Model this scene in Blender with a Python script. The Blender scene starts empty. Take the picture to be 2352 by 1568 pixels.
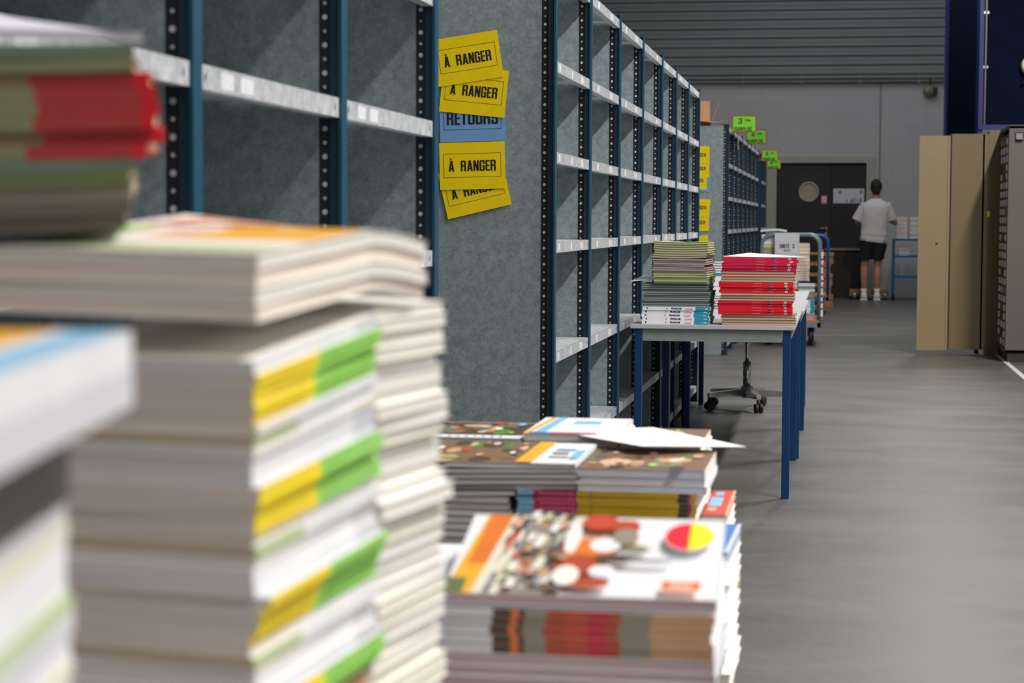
import bpy, bmesh, math, random
from math import sin, cos, pi, radians
from mathutils import Vector, Matrix
random.seed(7)
D = bpy.data
C = bpy.context.scene.collection

# ---------------------------------------------------------------- camera
cam = D.objects.new('camera', D.cameras.new('camera'))
C.objects.link(cam)
cam.location = (0, 0, 1.135)
cam.data.sensor_width = 36.0
cam.data.lens = 4573.0 * 36.0 / 2352.0
cam.data.clip_start = 0.05
cam.matrix_world = (Matrix.Translation((0, 0, 1.135)) @ Matrix.Rotation(0.1635012, 4, 'Z')
                    @ Matrix.Rotation(pi / 2 - 0.0603466, 4, 'X') @ Matrix.Rotation(radians(0.25), 4, 'Z'))
cam.data.dof.use_dof = True
cam.data.dof.focus_distance = 7.6
cam.data.dof.aperture_fstop = 6.9
bpy.context.scene.camera = cam

# ---------------------------------------------------------------- world, lights, exposure
sc = bpy.context.scene
sc.view_settings.view_transform = 'Standard'
sc.view_settings.look = 'None'
sc.view_settings.gamma = 1.0
sc.view_settings.exposure = 0.0
sc.view_settings.use_curve_mapping = False
w = D.worlds.new('world'); sc.world = w; w.use_nodes = True
w.node_tree.nodes['Background'].inputs[0].default_value = (0.6, 0.7, 0.8, 1)
w.node_tree.nodes['Background'].inputs[1].default_value = 0.02


def area(name, loc, sx, sy, power, col=(1, 1, 1), rot=(0, 0, 0)):
    l = D.lights.new(name, 'AREA'); l.shape = 'RECTANGLE'; l.size = sx; l.size_y = sy
    l.energy = power; l.color = col
    o = D.objects.new(name, l); o.location = loc; o.rotation_euler = rot
    C.objects.link(o); return o


WARM = (1.0, 0.98, 0.94); COOL = (0.86, 0.95, 1.0)
area('strip_or_fill_light', (2.6, -0.5, 5.7), 0.25, 3.6, 150, WARM, (0, radians(25), 0))
area('strip_or_fill_light', (2.6, 4.9, 5.7), 0.25, 3.6, 480, WARM, (0, radians(25), 0))
area('strip_or_fill_light', (2.6, 12.6, 5.7), 0.25, 2.4, 500, WARM, (0, radians(15), 0))
area('strip_or_fill_light', (1.2, 22.0, 5.7), 0.25, 3.0, 250, WARM)  # added fill for the far wall and shelf edges, no known lamp
area('side_fill_light', (4.6, 2.2, 2.7), 2.4, 2.2, 68, (1, 0.99, 0.97), (0, radians(90), 0))  # added fill for right-hand faces; the wall has no door here
area('strip_or_fill_light', (0.4, -2.2, 4.4), 1.2, 0.3, 46, WARM, (radians(-12), 0, 0))  # added fill behind the camera for the near front faces
area('overhead_fill_light', (0.5, 12.5, 6.3), 7.0, 15.0, 52, COOL)  # added soft ambient fill below the closed ceiling, no skylight
area('overhead_fill_light', (0.0, 26.0, 6.3), 6.0, 6.0, 140, COOL)  # added fill to brighten the back wall, no opening above


# ---------------------------------------------------------------- materials
def s2l(c):
    return tuple(((v / 255) / 12.92 if v / 255 <= 0.04045 else ((v / 255 + 0.055) / 1.055) ** 2.4) for v in c)


MATS = {}


def mat(name, rgb, rough=0.6, metal=0.0, noise=0.0, scale=20.0, stretch=(1, 1, 1), spec=0.5, bump=0.0):
    """colour in 0..255 sRGB; noise = relative brightness variation"""
    if name in MATS: return MATS[name]
    m = D.materials.new(name); m.use_nodes = True; MATS[name] = m
    nt = m.node_tree; b = nt.nodes['Principled BSDF']
    b.inputs['Roughness'].default_value = rough
    b.inputs['Metallic'].default_value = metal
    b.inputs['Specular IOR Level'].default_value = spec
    c = s2l(rgb)
    tc = nt.nodes.new('ShaderNodeTexCoord'); mp = nt.nodes.new('ShaderNodeMapping')
    mp.inputs['Scale'].default_value = stretch
    nt.links.new(tc.outputs['Object'], mp.inputs['Vector'])
    n = nt.nodes.new('ShaderNodeTexNoise'); n.inputs['Scale'].default_value = scale
    n.inputs['Detail'].default_value = 4
    nt.links.new(mp.outputs[0], n.inputs['Vector'])
    r = nt.nodes.new('ShaderNodeValToRGB')
    k = noise if noise else 0.03
    r.color_ramp.elements[0].position = 0.3; r.color_ramp.elements[1].position = 0.7
    r.color_ramp.elements[0].color = tuple(max(0, v * (1 - k)) for v in c) + (1,)
    r.color_ramp.elements[1].color = tuple(min(1, v * (1 + k)) for v in c) + (1,)
    nt.links.new(n.outputs['Fac'], r.inputs[0]); nt.links.new(r.outputs[0], b.inputs['Base Color'])
    if bump:
        bp = nt.nodes.new('ShaderNodeBump'); bp.inputs['Strength'].default_value = bump
        nt.links.new(n.outputs['Fac'], bp.inputs['Height']); nt.links.new(bp.outputs[0], b.inputs['Normal'])
    return m


def galv_mat(name, dark, light, rough=0.5):
    m = D.materials.new(name); m.use_nodes = True; MATS[name] = m
    nt = m.node_tree; b = nt.nodes['Principled BSDF']
    b.inputs['Roughness'].default_value = rough; b.inputs['Metallic'].default_value = 0.25
    tc = nt.nodes.new('ShaderNodeTexCoord')
    v = nt.nodes.new('ShaderNodeTexVoronoi'); v.inputs['Scale'].default_value = 95
    n = nt.nodes.new('ShaderNodeTexNoise'); n.inputs['Scale'].default_value = 26; n.inputs['Detail'].default_value = 6
    n.inputs['Roughness'].default_value = 0.7
    g = nt.nodes.new('ShaderNodeTexNoise'); g.inputs['Scale'].default_value = 260; g.inputs['Detail'].default_value = 2
    for t in (v, n, g): nt.links.new(tc.outputs['Object'], t.inputs['Vector'])
    a = nt.nodes.new('ShaderNodeSeparateColor'); nt.links.new(v.outputs['Color'], a.inputs[0])
    m1 = nt.nodes.new('ShaderNodeMath'); m1.operation = 'MULTIPLY'; m1.inputs[1].default_value = 0.12
    nt.links.new(a.outputs[0], m1.inputs[0])
    m2 = nt.nodes.new('ShaderNodeMath'); m2.operation = 'MULTIPLY_ADD'; m2.inputs[1].default_value = 0.55
    nt.links.new(n.outputs['Fac'], m2.inputs[0]); nt.links.new(m1.outputs[0], m2.inputs[2])
    m3 = nt.nodes.new('ShaderNodeMath'); m3.operation = 'MULTIPLY_ADD'; m3.inputs[1].default_value = 0.45
    nt.links.new(g.outputs['Fac'], m3.inputs[0]); nt.links.new(m2.outputs[0], m3.inputs[2])
    r = nt.nodes.new('ShaderNodeValToRGB')
    r.color_ramp.elements[0].position = 0.38; r.color_ramp.elements[1].position = 0.82
    r.color_ramp.elements[0].color = s2l(dark) + (1,); r.color_ramp.elements[1].color = s2l(light) + (1,)
    nt.links.new(m3.outputs[0], r.inputs[0]); nt.links.new(r.outputs[0], b.inputs['Base Color'])
    return m


def floor_mat():
    m = D.materials.new('polished_concrete'); m.use_nodes = True
    nt = m.node_tree; b = nt.nodes['Principled BSDF']
    tc = nt.nodes.new('ShaderNodeTexCoord')
    mp = nt.nodes.new('ShaderNodeMapping'); mp.inputs['Scale'].default_value = (0.7, 1.3, 1)
    nt.links.new(tc.outputs['Object'], mp.inputs[0])
    n = nt.nodes.new('ShaderNodeTexNoise'); n.inputs['Scale'].default_value = 1.6; n.inputs['Detail'].default_value = 8
    n.inputs['Roughness'].default_value = 0.65
    n2 = nt.nodes.new('ShaderNodeTexNoise'); n2.inputs['Scale'].default_value = 22; n2.inputs['Detail'].default_value = 5
    nt.links.new(mp.outputs[0], n.inputs[0]); nt.links.new(mp.outputs[0], n2.inputs[0])
    r = nt.nodes.new('ShaderNodeValToRGB')
    r.color_ramp.elements[0].position = 0.33; r.color_ramp.elements[1].position = 0.68
    r.color_ramp.elements[0].color = s2l((90, 88, 85)) + (1,); r.color_ramp.elements[1].color = s2l((110, 107, 103)) + (1,)
    nt.links.new(n.outputs['Fac'], r.inputs[0])
    mx = nt.nodes.new('ShaderNodeMixRGB'); mx.blend_type = 'MULTIPLY'; mx.inputs[0].default_value = 0.25
    nt.links.new(r.outputs[0], mx.inputs[1]); nt.links.new(n2.outputs['Fac'], mx.inputs[2])
    # small dark scratches and chips
    v = nt.nodes.new('ShaderNodeTexVoronoi'); v.inputs['Scale'].default_value = 2.2; v.feature = 'DISTANCE_TO_EDGE'
    n3 = nt.nodes.new('ShaderNodeTexNoise'); n3.inputs['Scale'].default_value = 3.0; n3.inputs['Detail'].default_value = 6
    nt.links.new(tc.outputs['Object'], n3.inputs[0])
    nt.links.new(n3.outputs['Color'], v.inputs['Vector'])
    lt = nt.nodes.new('ShaderNodeMath'); lt.operation = 'LESS_THAN'; lt.inputs[1].default_value = 0.0016
    nt.links.new(v.outputs[0], lt.inputs[0])
    mk = nt.nodes.new('ShaderNodeMath'); mk.operation = 'MULTIPLY'; mk.inputs[1].default_value = 0.25
    nt.links.new(lt.outputs[0], mk.inputs[0])
    mz = nt.nodes.new('ShaderNodeMixRGB'); mz.inputs[2].default_value = (0.05, 0.05, 0.05, 1)
    nt.links.new(mk.outputs[0], mz.inputs[0]); nt.links.new(mx.outputs[0], mz.inputs[1])
    nt.links.new(mz.outputs[0], b.inputs['Base Color'])
    rr = nt.nodes.new('ShaderNodeMapRange'); rr.inputs[3].default_value = 0.28; rr.inputs[4].default_value = 0.5
    nt.links.new(n.outputs['Fac'], rr.inputs[0]); nt.links.new(rr.outputs[0], b.inputs['Roughness'])
    return m


def block_mat():
    m = D.materials.new('painted_blockwork'); m.use_nodes = True
    nt = m.node_tree; b = nt.nodes['Principled BSDF']; b.inputs['Roughness'].default_value = 0.8
    tc = nt.nodes.new('ShaderNodeTexCoord'); mp = nt.nodes.new('ShaderNodeMapping')
    mp.inputs['Rotation'].default_value = (pi / 2, 0, 0)
    nt.links.new(tc.outputs['Object'], mp.inputs[0])
    br = nt.nodes.new('ShaderNodeTexBrick'); br.inputs['Scale'].default_value = 1.0
    br.inputs['Brick Width'].default_value = 0.5; br.inputs['Row Height'].default_value = 0.2
    br.inputs['Mortar Size'].default_value = 0.006
    br.inputs['Color1'].default_value = s2l((188, 185, 186)) + (1,)
    br.inputs['Color2'].default_value = s2l((185, 182, 183)) + (1,)
    br.inputs['Mortar'].default_value = s2l((179, 176, 177)) + (1,)
    nt.links.new(mp.outputs[0], br.inputs[0]); nt.links.new(br.outputs[0], b.inputs['Base Color'])
    return m


M = lambda n: MATS[n]
galv_mat('galvanised_panel', (110, 123, 127), (164, 176, 180))
galv_mat('galvanised_shelf', (150, 156, 160), (236, 238, 240), 0.4)
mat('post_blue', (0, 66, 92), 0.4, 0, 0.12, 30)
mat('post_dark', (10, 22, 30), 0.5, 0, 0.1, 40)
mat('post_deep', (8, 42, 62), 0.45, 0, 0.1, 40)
mat('hole_pale', (196, 200, 202), 0.5, 0, 0.25, 60)
mat('label_glue', (205, 208, 212), 0.6, 0, 0.1, 60)
mat('paper', (240, 240, 242), 0.7, 0, 0.02, 8)
mat('page_grey', (222, 220, 222), 0.8, 0, 0.14, 6, (0.3, 0.3, 90))
mat('page_tan', (238, 224, 210), 0.8, 0, 0.16, 6, (0.3, 0.3, 80))
mat('page_cream', (228, 224, 214), 0.8, 0, 0.08, 6, (0.3, 0.3, 60))
mat('page_khaki', (192, 174, 146), 0.8, 0, 0.2, 6, (0.3, 0.3, 90))
mat('page_teal', (152, 164, 160), 0.8, 0, 0.2, 6, (0.3, 0.3, 90))
mat('page_mauve', (196, 172, 176), 0.8, 0, 0.12, 6, (0.3, 0.3, 70))
mat('page_white', (226, 226, 232), 0.8, 0, 0.05, 6, (0.3, 0.3, 60))
COLS = dict(white=(236, 236, 240), cream=(232, 226, 205), black=(28, 28, 30), charcoal=(58, 54, 56), red=(214, 10, 36),
            crimson=(200, 14, 60), magenta=(196, 30, 100), pink=(226, 120, 150), orange=(226, 120, 40), amber=(240, 176, 40),
            yellow=(255, 224, 50), mustard=(214, 170, 10), lime=(158, 222, 96), green=(70, 140, 40), darkgreen=(34, 70, 30),
            olive=(132, 134, 100), moss=(104, 116, 74), teal=(30, 150, 175), darkteal=(22, 74, 76), sky=(130, 190, 225),
            blue=(60, 125, 190), navy=(30, 40, 90), brown=(128, 96, 72), darkbrown=(78, 58, 44), tan=(206, 160, 120),
            skin=(226, 180, 150), grey=(150, 150, 155), pale=(214, 214, 220), plum=(110, 40, 70), brick=(200, 70, 40),
            lavender=(226, 222, 236), sage=(190, 205, 160), rust=(180, 70, 30), lemon=(250, 230, 20), scarlet=(250, 20, 50),
            ivory=(240, 234, 226), stone=(150, 140, 126), dullred=(172, 52, 56), greygreen=(108, 124, 104), dim=(104, 92, 82))
for k_, v_ in COLS.items(): mat(k_, v_, 0.45 if k_ not in ('ivory',) else 0.6, 0, 0.04, 15)
mat('ink', (22, 22, 24), 0.6)
mat('sign_yellow', (236, 206, 0), 0.35, 0, 0.04, 20)
mat('sign_blue', (112, 156, 208), 0.35, 0, 0.04, 20)
mat('sign_green', (124, 214, 48), 0.4, 0, 0.05, 12)
mat('sign_red', (176, 34, 34), 0.4)
mat('table_top', (176, 176, 180), 0.5, 0, 0.04, 30)
mat('table_apron', (124, 132, 130), 0.5, 0, 0.06, 20)
mat('table_leg', (0, 50, 98), 0.35, 0, 0.05, 20)
mat('chrome', (190, 190, 192), 0.22, 0.9, 0.06, 20)
mat('rubber', (26, 25, 25), 0.6, 0, 0.1, 30)
mat('black_seat', (30, 30, 33), 0.7, 0, 0.1, 30)
mat('trolley_steel', (112, 138, 146), 0.4, 0.2, 0.08, 20)
mat('trolley_blue', (20, 100, 165), 0.4, 0, 0.08, 20)
mat('wood', (178, 128, 76), 0.75, 0, 0.25, 14, (1, 1, 6))
mat('carton', (196, 148, 108), 0.8, 0, 0.06, 14)
mat('cabinet_beige', (150, 129, 97), 0.5, 0, 0.03, 25)
mat('cabinet_tan', (122, 103, 73), 0.5, 0, 0.03, 25)
mat('cabinet_grey', (96, 88, 82), 0.5, 0, 0.05, 25)
mat('door_black', (34, 33, 34), 0.5, 0, 0.08, 10)
mat('door_frame_paint', (172, 168, 156), 0.6, 0, 0.04, 12)
mat('porthole_glass', (176, 166, 130), 0.15, 0, 0.03, 8)
mat('cladding', (128, 132, 131), 0.5, 0.1, 0.05, 3)
mat('steel_navy', (7, 16, 40), 0.85, 0, 0.08, 6, (1, 1, 1), 0.1)
mat('steel_edge_blue', (26, 44, 104), 0.4, 0, 0.08, 6)
mat('wall_paint', (140, 138, 138), 0.8, 0, 0.05, 4)
mat('skin_tone', (196, 140, 114), 0.55, 0, 0.08, 12)
mat('hair', (30, 26, 24), 0.7, 0, 0.3, 60)
mat('shirt', (226, 216, 216), 0.85, 0, 0.04, 10)
mat('shorts', (22, 24, 32), 0.85, 0, 0.1, 20)
mat('dark_stuff', (46, 42, 38), 0.7, 0, 0.2, 8)


# ---------------------------------------------------------------- mesh helpers
class MB:
    def __init__(self): self.v = []; self.f = []; self.m = []; self.mats = []; self.s = []

    def mi(self, name):
        if name not in self.mats: self.mats.append(name)
        return self.mats.index(name)

    def add(self, vs, fs, m, smooth=False):
        o = len(self.v); self.v += [tuple(p) for p in vs]; i = self.mi(m)
        for f in fs: self.f.append([o + a for a in f]); self.m.append(i); self.s.append(smooth)

    def box(self, x0, x1, y0, y1, z0, z1, m, rot=None, org=(0, 0, 0)):
        vs = [(x, y, z) for z in (z0, z1) for y in (y0, y1) for x in (x0, x1)]
        if rot: vs = [tuple(rot @ Vector(p) + Vector(org)) for p in vs]
        self.add(vs, [(0, 2, 3, 1), (4, 5, 7, 6), (0, 1, 5, 4), (2, 6, 7, 3), (0, 4, 6, 2), (1, 3, 7, 5)], m)

    def gbox(self, x0, x1, y0, y1, z0, z1, m, nx=1, ny=1, g=None):
        g = g or (lambda x, y: 0)
        vs = []
        for z in (z0, z1):
            for j in range(ny + 1):
                for i in range(nx + 1):
                    x = x0 + (x1 - x0) * i / nx; y = y0 + (y1 - y0) * j / ny
                    vs.append((x, y, z + g(x, y)))
        n = (nx + 1) * (ny + 1); fs = []
        a = lambda i, j: j * (nx + 1) + i
        for j in range(ny):
            for i in range(nx):
                q = (a(i, j), a(i + 1, j), a(i + 1, j + 1), a(i, j + 1))
                fs.append(tuple(n + k for k in q)); fs.append(tuple(reversed(q)))
        for i in range(nx):
            fs.append((a(i, 0), a(i + 1, 0), n + a(i + 1, 0), n + a(i, 0)))
            fs.append((a(i + 1, ny), a(i, ny), n + a(i, ny), n + a(i + 1, ny)))
        for j in range(ny):
            fs.append((a(0, j + 1), a(0, j), n + a(0, j), n + a(0, j + 1)))
            fs.append((a(nx, j), a(nx, j + 1), n + a(nx, j + 1), n + a(nx, j)))
        self.add(vs, fs, m)

    def tube(self, pts, r, m, n=12, cap=True, flat=1.0):
        pts = [Vector(p) for p in pts]; rs = r if isinstance(r, (list, tuple)) else [r] * len(pts)
        vs = []; up = None
        for i, p in enumerate(pts):
            t = (pts[min(i + 1, len(pts) - 1)] - pts[max(i - 1, 0)]).normalized()
            if up is None: up = Vector((0, 0, 1)) if abs(t.z) < 0.9 else Vector((0, 1, 0))
            a = t.cross(up).normalized(); b = a.cross(t).normalized(); up = b
            for k in range(n):
                th = 2 * pi * k / n
                vs.append(p + a * cos(th) * rs[i] + b * sin(th) * rs[i] * flat)
        fs = []
        for i in range(len(pts) - 1):
            for k in range(n):
                k2 = (k + 1) % n
                fs.append((i * n + k, i * n + k2, (i + 1) * n + k2, (i + 1) * n + k))
        self.add(vs, fs, m, True)
        if cap:
            o = len(self.v) - len(vs); i = self.mi(m)
            self.f.append([o + k for k in reversed(range(n))]); self.m.append(i); self.s.append(False)
            self.f.append([o + (len(pts) - 1) * n + k for k in range(n)]); self.m.append(i); self.s.append(False)

    def poly(self, pts, m): self.add(pts, [tuple(range(len(pts)))], m)

    def ell(self, c, r, m, seg=16, rings=10, rot=None):
        vs = []; fs = []
        for i in range(rings + 1):
            ph = pi * i / rings
            for k in range(seg):
                th = 2 * pi * k / seg
                p = Vector((r[0] * sin(ph) * cos(th), r[1] * sin(ph) * sin(th), r[2] * cos(ph)))
                if rot: p = rot @ p
                vs.append(p + Vector(c))
        for i in range(rings):
            for k in range(seg):
                k2 = (k + 1) % seg
                fs.append((i * seg + k, (i + 1) * seg + k, (i + 1) * seg + k2, i * seg + k2))
        self.add(vs, fs, m, True)

    def mesh(self, name):
        me = D.meshes.new(name); me.from_pydata(self.v, [], self.f)
        for n in self.mats: me.materials.append(MATS[n])
        me.polygons.foreach_set('material_index', self.m)
        me.polygons.foreach_set('use_smooth', self.s)
        me.update(); me.validate(); return me

    def build(self, name, parent=None):
        return mk(name, self.mesh(name), parent)


def mk(name, me, parent=None):
    o = D.objects.new(name, me); C.objects.link(o)
    if parent is not None: o.parent = parent
    return o


def bevel(o, wdt=0.003, seg=2):
    md = o.modifiers.new('bevel', 'BEVEL'); md.width = wdt; md.segments = seg; md.limit_method = 'ANGLE'
    return o


def tag(o, label=None, cat=None, group=None, kind=None):
    if label: o['label'] = label
    if cat: o['category'] = cat
    if group: o['group'] = group
    if kind: o['kind'] = kind
    return o


def empty(name, loc, rz=0, label=None, cat=None, group=None):
    o = D.objects.new(name, None); C.objects.link(o); o.location = loc; o.rotation_euler = (0, 0, rz)
    o.empty_display_size = 0.05
    return tag(o, label, cat, group)


def copy_tree(o, parent=None):
    c = o.copy(); C.objects.link(c); c.parent = parent
    for ch in list(o.children): copy_tree(ch, c)
    return c


TXT = {}


def text_mesh(s, h, m, bold=0.0, xs=1.0, depth=0.0003, wfit=None, fat=0.0):
    """letters standing in the XZ plane, facing -Y, centred on the origin, capital height about h"""
    key = (s, h, m, bold, xs, wfit)
    if key in TXT: return TXT[key]
    cu = D.curves.new('t', 'FONT'); cu.body = s; cu.size = h / 0.70; cu.offset = bold * h; cu.extrude = depth
    cu.resolution_u = 3
    cu.align_x = 'CENTER'; cu.align_y = 'CENTER'
    o = D.objects.new('t', cu); C.objects.link(o)
    bpy.context.view_layer.update()
    me = D.meshes.new_from_object(o.evaluated_get(bpy.context.evaluated_depsgraph_get()))
    D.objects.remove(o)
    xsn = [v.co.x for v in me.vertices]; ysn = [v.co.y for v in me.vertices]
    cx = (min(xsn) + max(xsn)) / 2; cy = (min(ysn) + max(ysn)) / 2
    if wfit: xs = wfit / (max(xsn) - min(xsn))
    for v in me.vertices:
        x, y, z = v.co
        v.co = ((x - cx) * xs, -z - depth, y - cy)
    vs = [tuple(v.co) for v in me.vertices]; fs = [tuple(p.vertices) for p in me.polygons]; D.meshes.remove(me)
    mb = MB(); d = fat * h
    for i, dx in enumerate((-d, 0, d) if fat else (0,)):
        mb.add([(x + dx, y - 0.00004 * i, z) for x, y, z in vs], fs, m)
    me = mb.mesh('lettering')
    TXT[key] = me; return me


def _r(a, b_, c, d): return [(a, c), (b_, c), (b_, d), (a, d)]


_ST = _r(0, .18, 0, 1); _T = _r(.06, .46, .86, 1); _B = _r(.06, .46, 0, .14); _LF = _r(0, .18, .06, .94); _RF = _r(.34, .52, .06, .94)
GL = {'A': (.56, [[(0, 0), (.18, 0), (.36, 1), (.17, 1)], [(.38, 0), (.56, 0), (.39, 1), (.20, 1)], _r(.12, .44, .18, .32)]),
      'R': (.54, [_ST, _r(.18, .44, .86, 1), _r(.34, .53, .58, .95), _r(.18, .46, .44, .58), _r(.34, .53, 0, .50)]),
      'N': (.54, [_r(0, .17, 0, 1), _r(.37, .54, 0, 1), [(0, 1), (.20, 1), (.54, 0), (.34, 0)]]),
      'G': (.52, [_LF, _T, _B, _r(.34, .52, .64, .94), _r(.34, .52, .06, .50), _r(.27, .52, .38, .52)]),
      'E': (.42, [_ST, _r(.18, .42, .86, 1), _r(.18, .39, .44, .57), _r(.18, .42, 0, .14)]),
      'T': (.48, [_r(0, .48, .85, 1), _r(.15, .33, 0, .85)]), 'O': (.52, [_LF, _RF, _T, _B]),
      'U': (.52, [_r(0, .18, .06, 1), _r(.34, .52, .06, 1), _B]), 'P': (.52, [_ST, _r(.18, .46, .86, 1), _r(.34, .52, .48, .94), _r(.18, .46, .42, .56)]),
      'S': (.52, [_T, _B, _r(0, .18, .50, .94), _r(.05, .47, .43, .57), _r(.34, .52, .06, .5), _r(.34, .52, .66, .94), _r(0, .18, .06, .34)]),
      'L': (.42, [_ST, _r(.18, .42, 0, .14)]), 'I': (.18, [_ST]),
      '3': (.52, [_T, _B, _r(.16, .44, .43, .57), _r(.34, .52, .54, .94), _r(.34, .52, .06, .46), _r(0, .18, .66, .94), _r(0, .18, .06, .34)]),
      '4': (.54, [_r(.28, .46, 0, 1), _r(0, .54, .20, .34), [(0, .32), (.15, .32), (.44, 1), (.28, 1)]]),
      '5': (.52, [_r(0, .5, .86, 1), _r(0, .18, .44, 1), _r(.1, .46, .50, .64), _r(.34, .52, .06, .60), _B, _r(0, .18, .06, .30)]),
      '6': (.52, [_LF, _T, _B, _r(.34, .52, .70, .94), _r(.1, .46, .48, .61), _r(.34, .52, .06, .57)]), ' ': (.22, [])}
GL['À'] = (.56, GL['A'][1] + [[(.10, 1.24), (.26, 1.24), (.36, 1.06), (.24, 1.06)]])
GL['É'] = (.42, GL['E'][1] + [[(.10, 1.06), (.22, 1.06), (.36, 1.24), (.20, 1.24)]])


def block_text(s_, wd, h, m):
    """heavy condensed capitals, centred, facing -Y"""
    key = ('blk', s_, wd, h, m)
    if key in TXT: return TXT[key]
    tot = sum(GL[c][0] for c in s_) + 0.07 * (len(s_) - 1); x = -tot / 2; k = wd / tot; mb = MB(); n = 0
    for c in s_:
        for q_ in GL[c][1]:
            mb.poly([((x + u) * k, -0.0003 - 0.00002 * (n % 7), (v - 0.5) * h) for u, v in q_], m); n += 1
        x += GL[c][0] + 0.07
    TXT[key] = mb.mesh('lettering'); return TXT[key]


ONES = ['', 'first', 'second', 'third', 'fourth', 'fifth', 'sixth', 'seventh', 'eighth', 'ninth', 'tenth', 'eleventh', 'twelfth',
        'thirteenth', 'fourteenth', 'fifteenth', 'sixteenth', 'seventeenth', 'eighteenth', 'nineteenth']
TENS = {2: ('twentieth', 'twenty'), 3: ('thirtieth', 'thirty'), 4: ('fortieth', 'forty'), 5: ('fiftieth', 'fifty')}


def nth(n):
    if n < 20: return ONES[n]
    t, r = divmod(n, 10)
    return TENS[t][0] if r == 0 else TENS[t][1] + '-' + ONES[r]


# ---------------------------------------------------------------- the setting
fl = MB(); fl.mats = ['floor_']; MATS['floor_'] = floor_mat(); MATS['block_'] = block_mat()
b = MB(); b.box(-7, 5, -4, 31.2, -0.1, 0, 'floor_'); tag(b.build('floor'), kind='structure')
b = MB(); b.box(-7, 5, -4, 31.2, 6.6, 6.7, 'wall_paint'); tag(b.build('ceiling'), kind='structure')
b = MB(); b.box(-7.1, -7, -4, 31.2, 0, 6.6, 'wall_paint'); tag(b.build('wall_left'), kind='structure')
b = MB(); b.box(5, 5.1, -4, 31.2, 0, 6.6, 'wall_paint'); tag(b.build('wall_right'), kind='structure')
b = MB(); b.box(-7, 5, -4.1, -4, 0, 6.6, 'wall_paint'); tag(b.build('wall_front'), kind='structure')
# back wall: blockwork with a door opening, ribbed metal cladding above it
b = MB()
b.box(-7, -0.995, 31, 31.2, 0, 3.28, 'block_'); b.box(0.365, 5, 31, 31.2, 0, 3.28, 'block_')
b.box(-0.995, 0.365, 31, 31.2, 2.045, 3.28, 'block_'); b.box(-1.2, 0.6, 31.2, 31.25, 0, 2.2, 'door_black')
tag(b.build('wall_back'), kind='structure')
b = MB()
vs = []; z = 3.33; prof = []
while z < 6.6:
    prof += [(z, 0), (z + 0.055, 0), (z + 0.07, -0.035), (z + 0.125, -0.035)]
    z += 0.14
for i, (zz, yy) in enumerate(prof): vs += [(-7, 30.98 + yy, zz), (5, 30.98 + yy, zz)]
b.add(vs, [(2 * i, 2 * i + 1, 2 * i + 3, 2 * i + 2) for i in range(len(prof) - 1)], 'cladding')
b.box(-7, 5, 31.0, 31.1, 3.28, 6.6, 'cladding')
tag(b.build('wall_back_upper'), kind='structure')
b = MB(); b.box(-7, 5, 30.9, 31.0, 3.27, 3.33, 'cladding'); b.box(-7, 5, 30.85, 31.0, 3.325, 3.345, 'cladding')
x = -6.8
while x < 5: b.box(x, x + 0.012, 30.89, 30.9, 3.25, 3.37, 'door_frame_paint'); x += 0.88
tag(b.build('trim_1'), kind='structure')
b = MB()
b.box(-1.14, -0.995, 30.93, 31.0, 0, 2.145, 'door_frame_paint'); b.box(0.365, 0.47, 30.93, 31.0, 0, 2.145, 'door_frame_paint')
b.box(-0.995, 0.365, 30.93, 31.0, 2.045, 2.145, 'door_frame_paint')
tag(b.build('trim_2'), kind='structure')
b = MB(); b.box(0.55, 0.575, 30.985, 31.0, 0, 3.27, 'wall_paint'); tag(b.build('trim_3'), kind='structure')


def door(name, x0, x1, port, label_extra):
    b = MB(); b.box(x0, x1, 31.0, 31.045, 0.005, 2.04, 'door_black'); o = tag(b.build(name), kind='structure')
    if port:
        b = MB(); pts = [(-0.505 + 0.142 * cos(a), 30.99, 1.602 + 0.142 * sin(a)) for a in [2 * pi * k / 40 for k in range(41)]]
        b.tube(pts, 0.016, 'door_frame_paint', 8, False); b.build('porthole_ring', o)
        b = MB(); b.tube([(-0.505, 30.995, 1.602), (-0.505, 31.0, 1.602)], 0.135, 'porthole_glass', 40); b.build('porthole_pane', o)
        b = MB()
        b.tube([(-0.235, 31.0, 1.045), (-0.235, 30.95, 1.045), (-0.36, 30.95, 1.045)], 0.010, 'chrome', 8)
        b.tube([(-0.235, 31.0, 1.045), (-0.235, 30.985, 1.045)], 0.025, 'chrome', 12)
        b.tube([(-0.235, 31.0, 0.965), (-0.235, 30.985, 0.965)], 0.022, 'chrome', 12)
        b.build('door_handle', o)
        b = MB(); b.box(-0.312, -0.228, 30.994, 31.0, 1.42, 1.545, 'pink'); b.box(-0.30, -0.24, 30.992, 30.994, 1.45, 1.53, 'white')
        b.tube([(-0.288, 30.991, 1.462), (-0.252, 30.991, 1.518)], 0.006, 'red', 6)
        tag(b.build('notice_sticker', o))
    else:
        b = MB(); b.box(-0.13, 0.335, 30.994, 31.0, 1.43, 1.655, 'pale')
        rnd = random.Random(2)
        for k in range(9):
            xx = -0.11 + rnd.random() * 0.4; b.box(xx, xx + 0.02, 30.9925, 30.994, 1.44, 1.47 + rnd.random() * 0.05, 'grey')
        b.tube([(-0.03, 30.992, 1.6), (-0.03, 30.993, 1.6)], 0.03, 'grey', 10); b.tube([(0.29, 30.992, 1.6), (0.29, 30.993, 1.6)], 0.03, 'grey', 10)
        b.build('notice_sheet', o)
    return o


door('door_1', -0.99, -0.165, True, '')
door('door_2', -0.16, 0.36, False, '')

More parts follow.
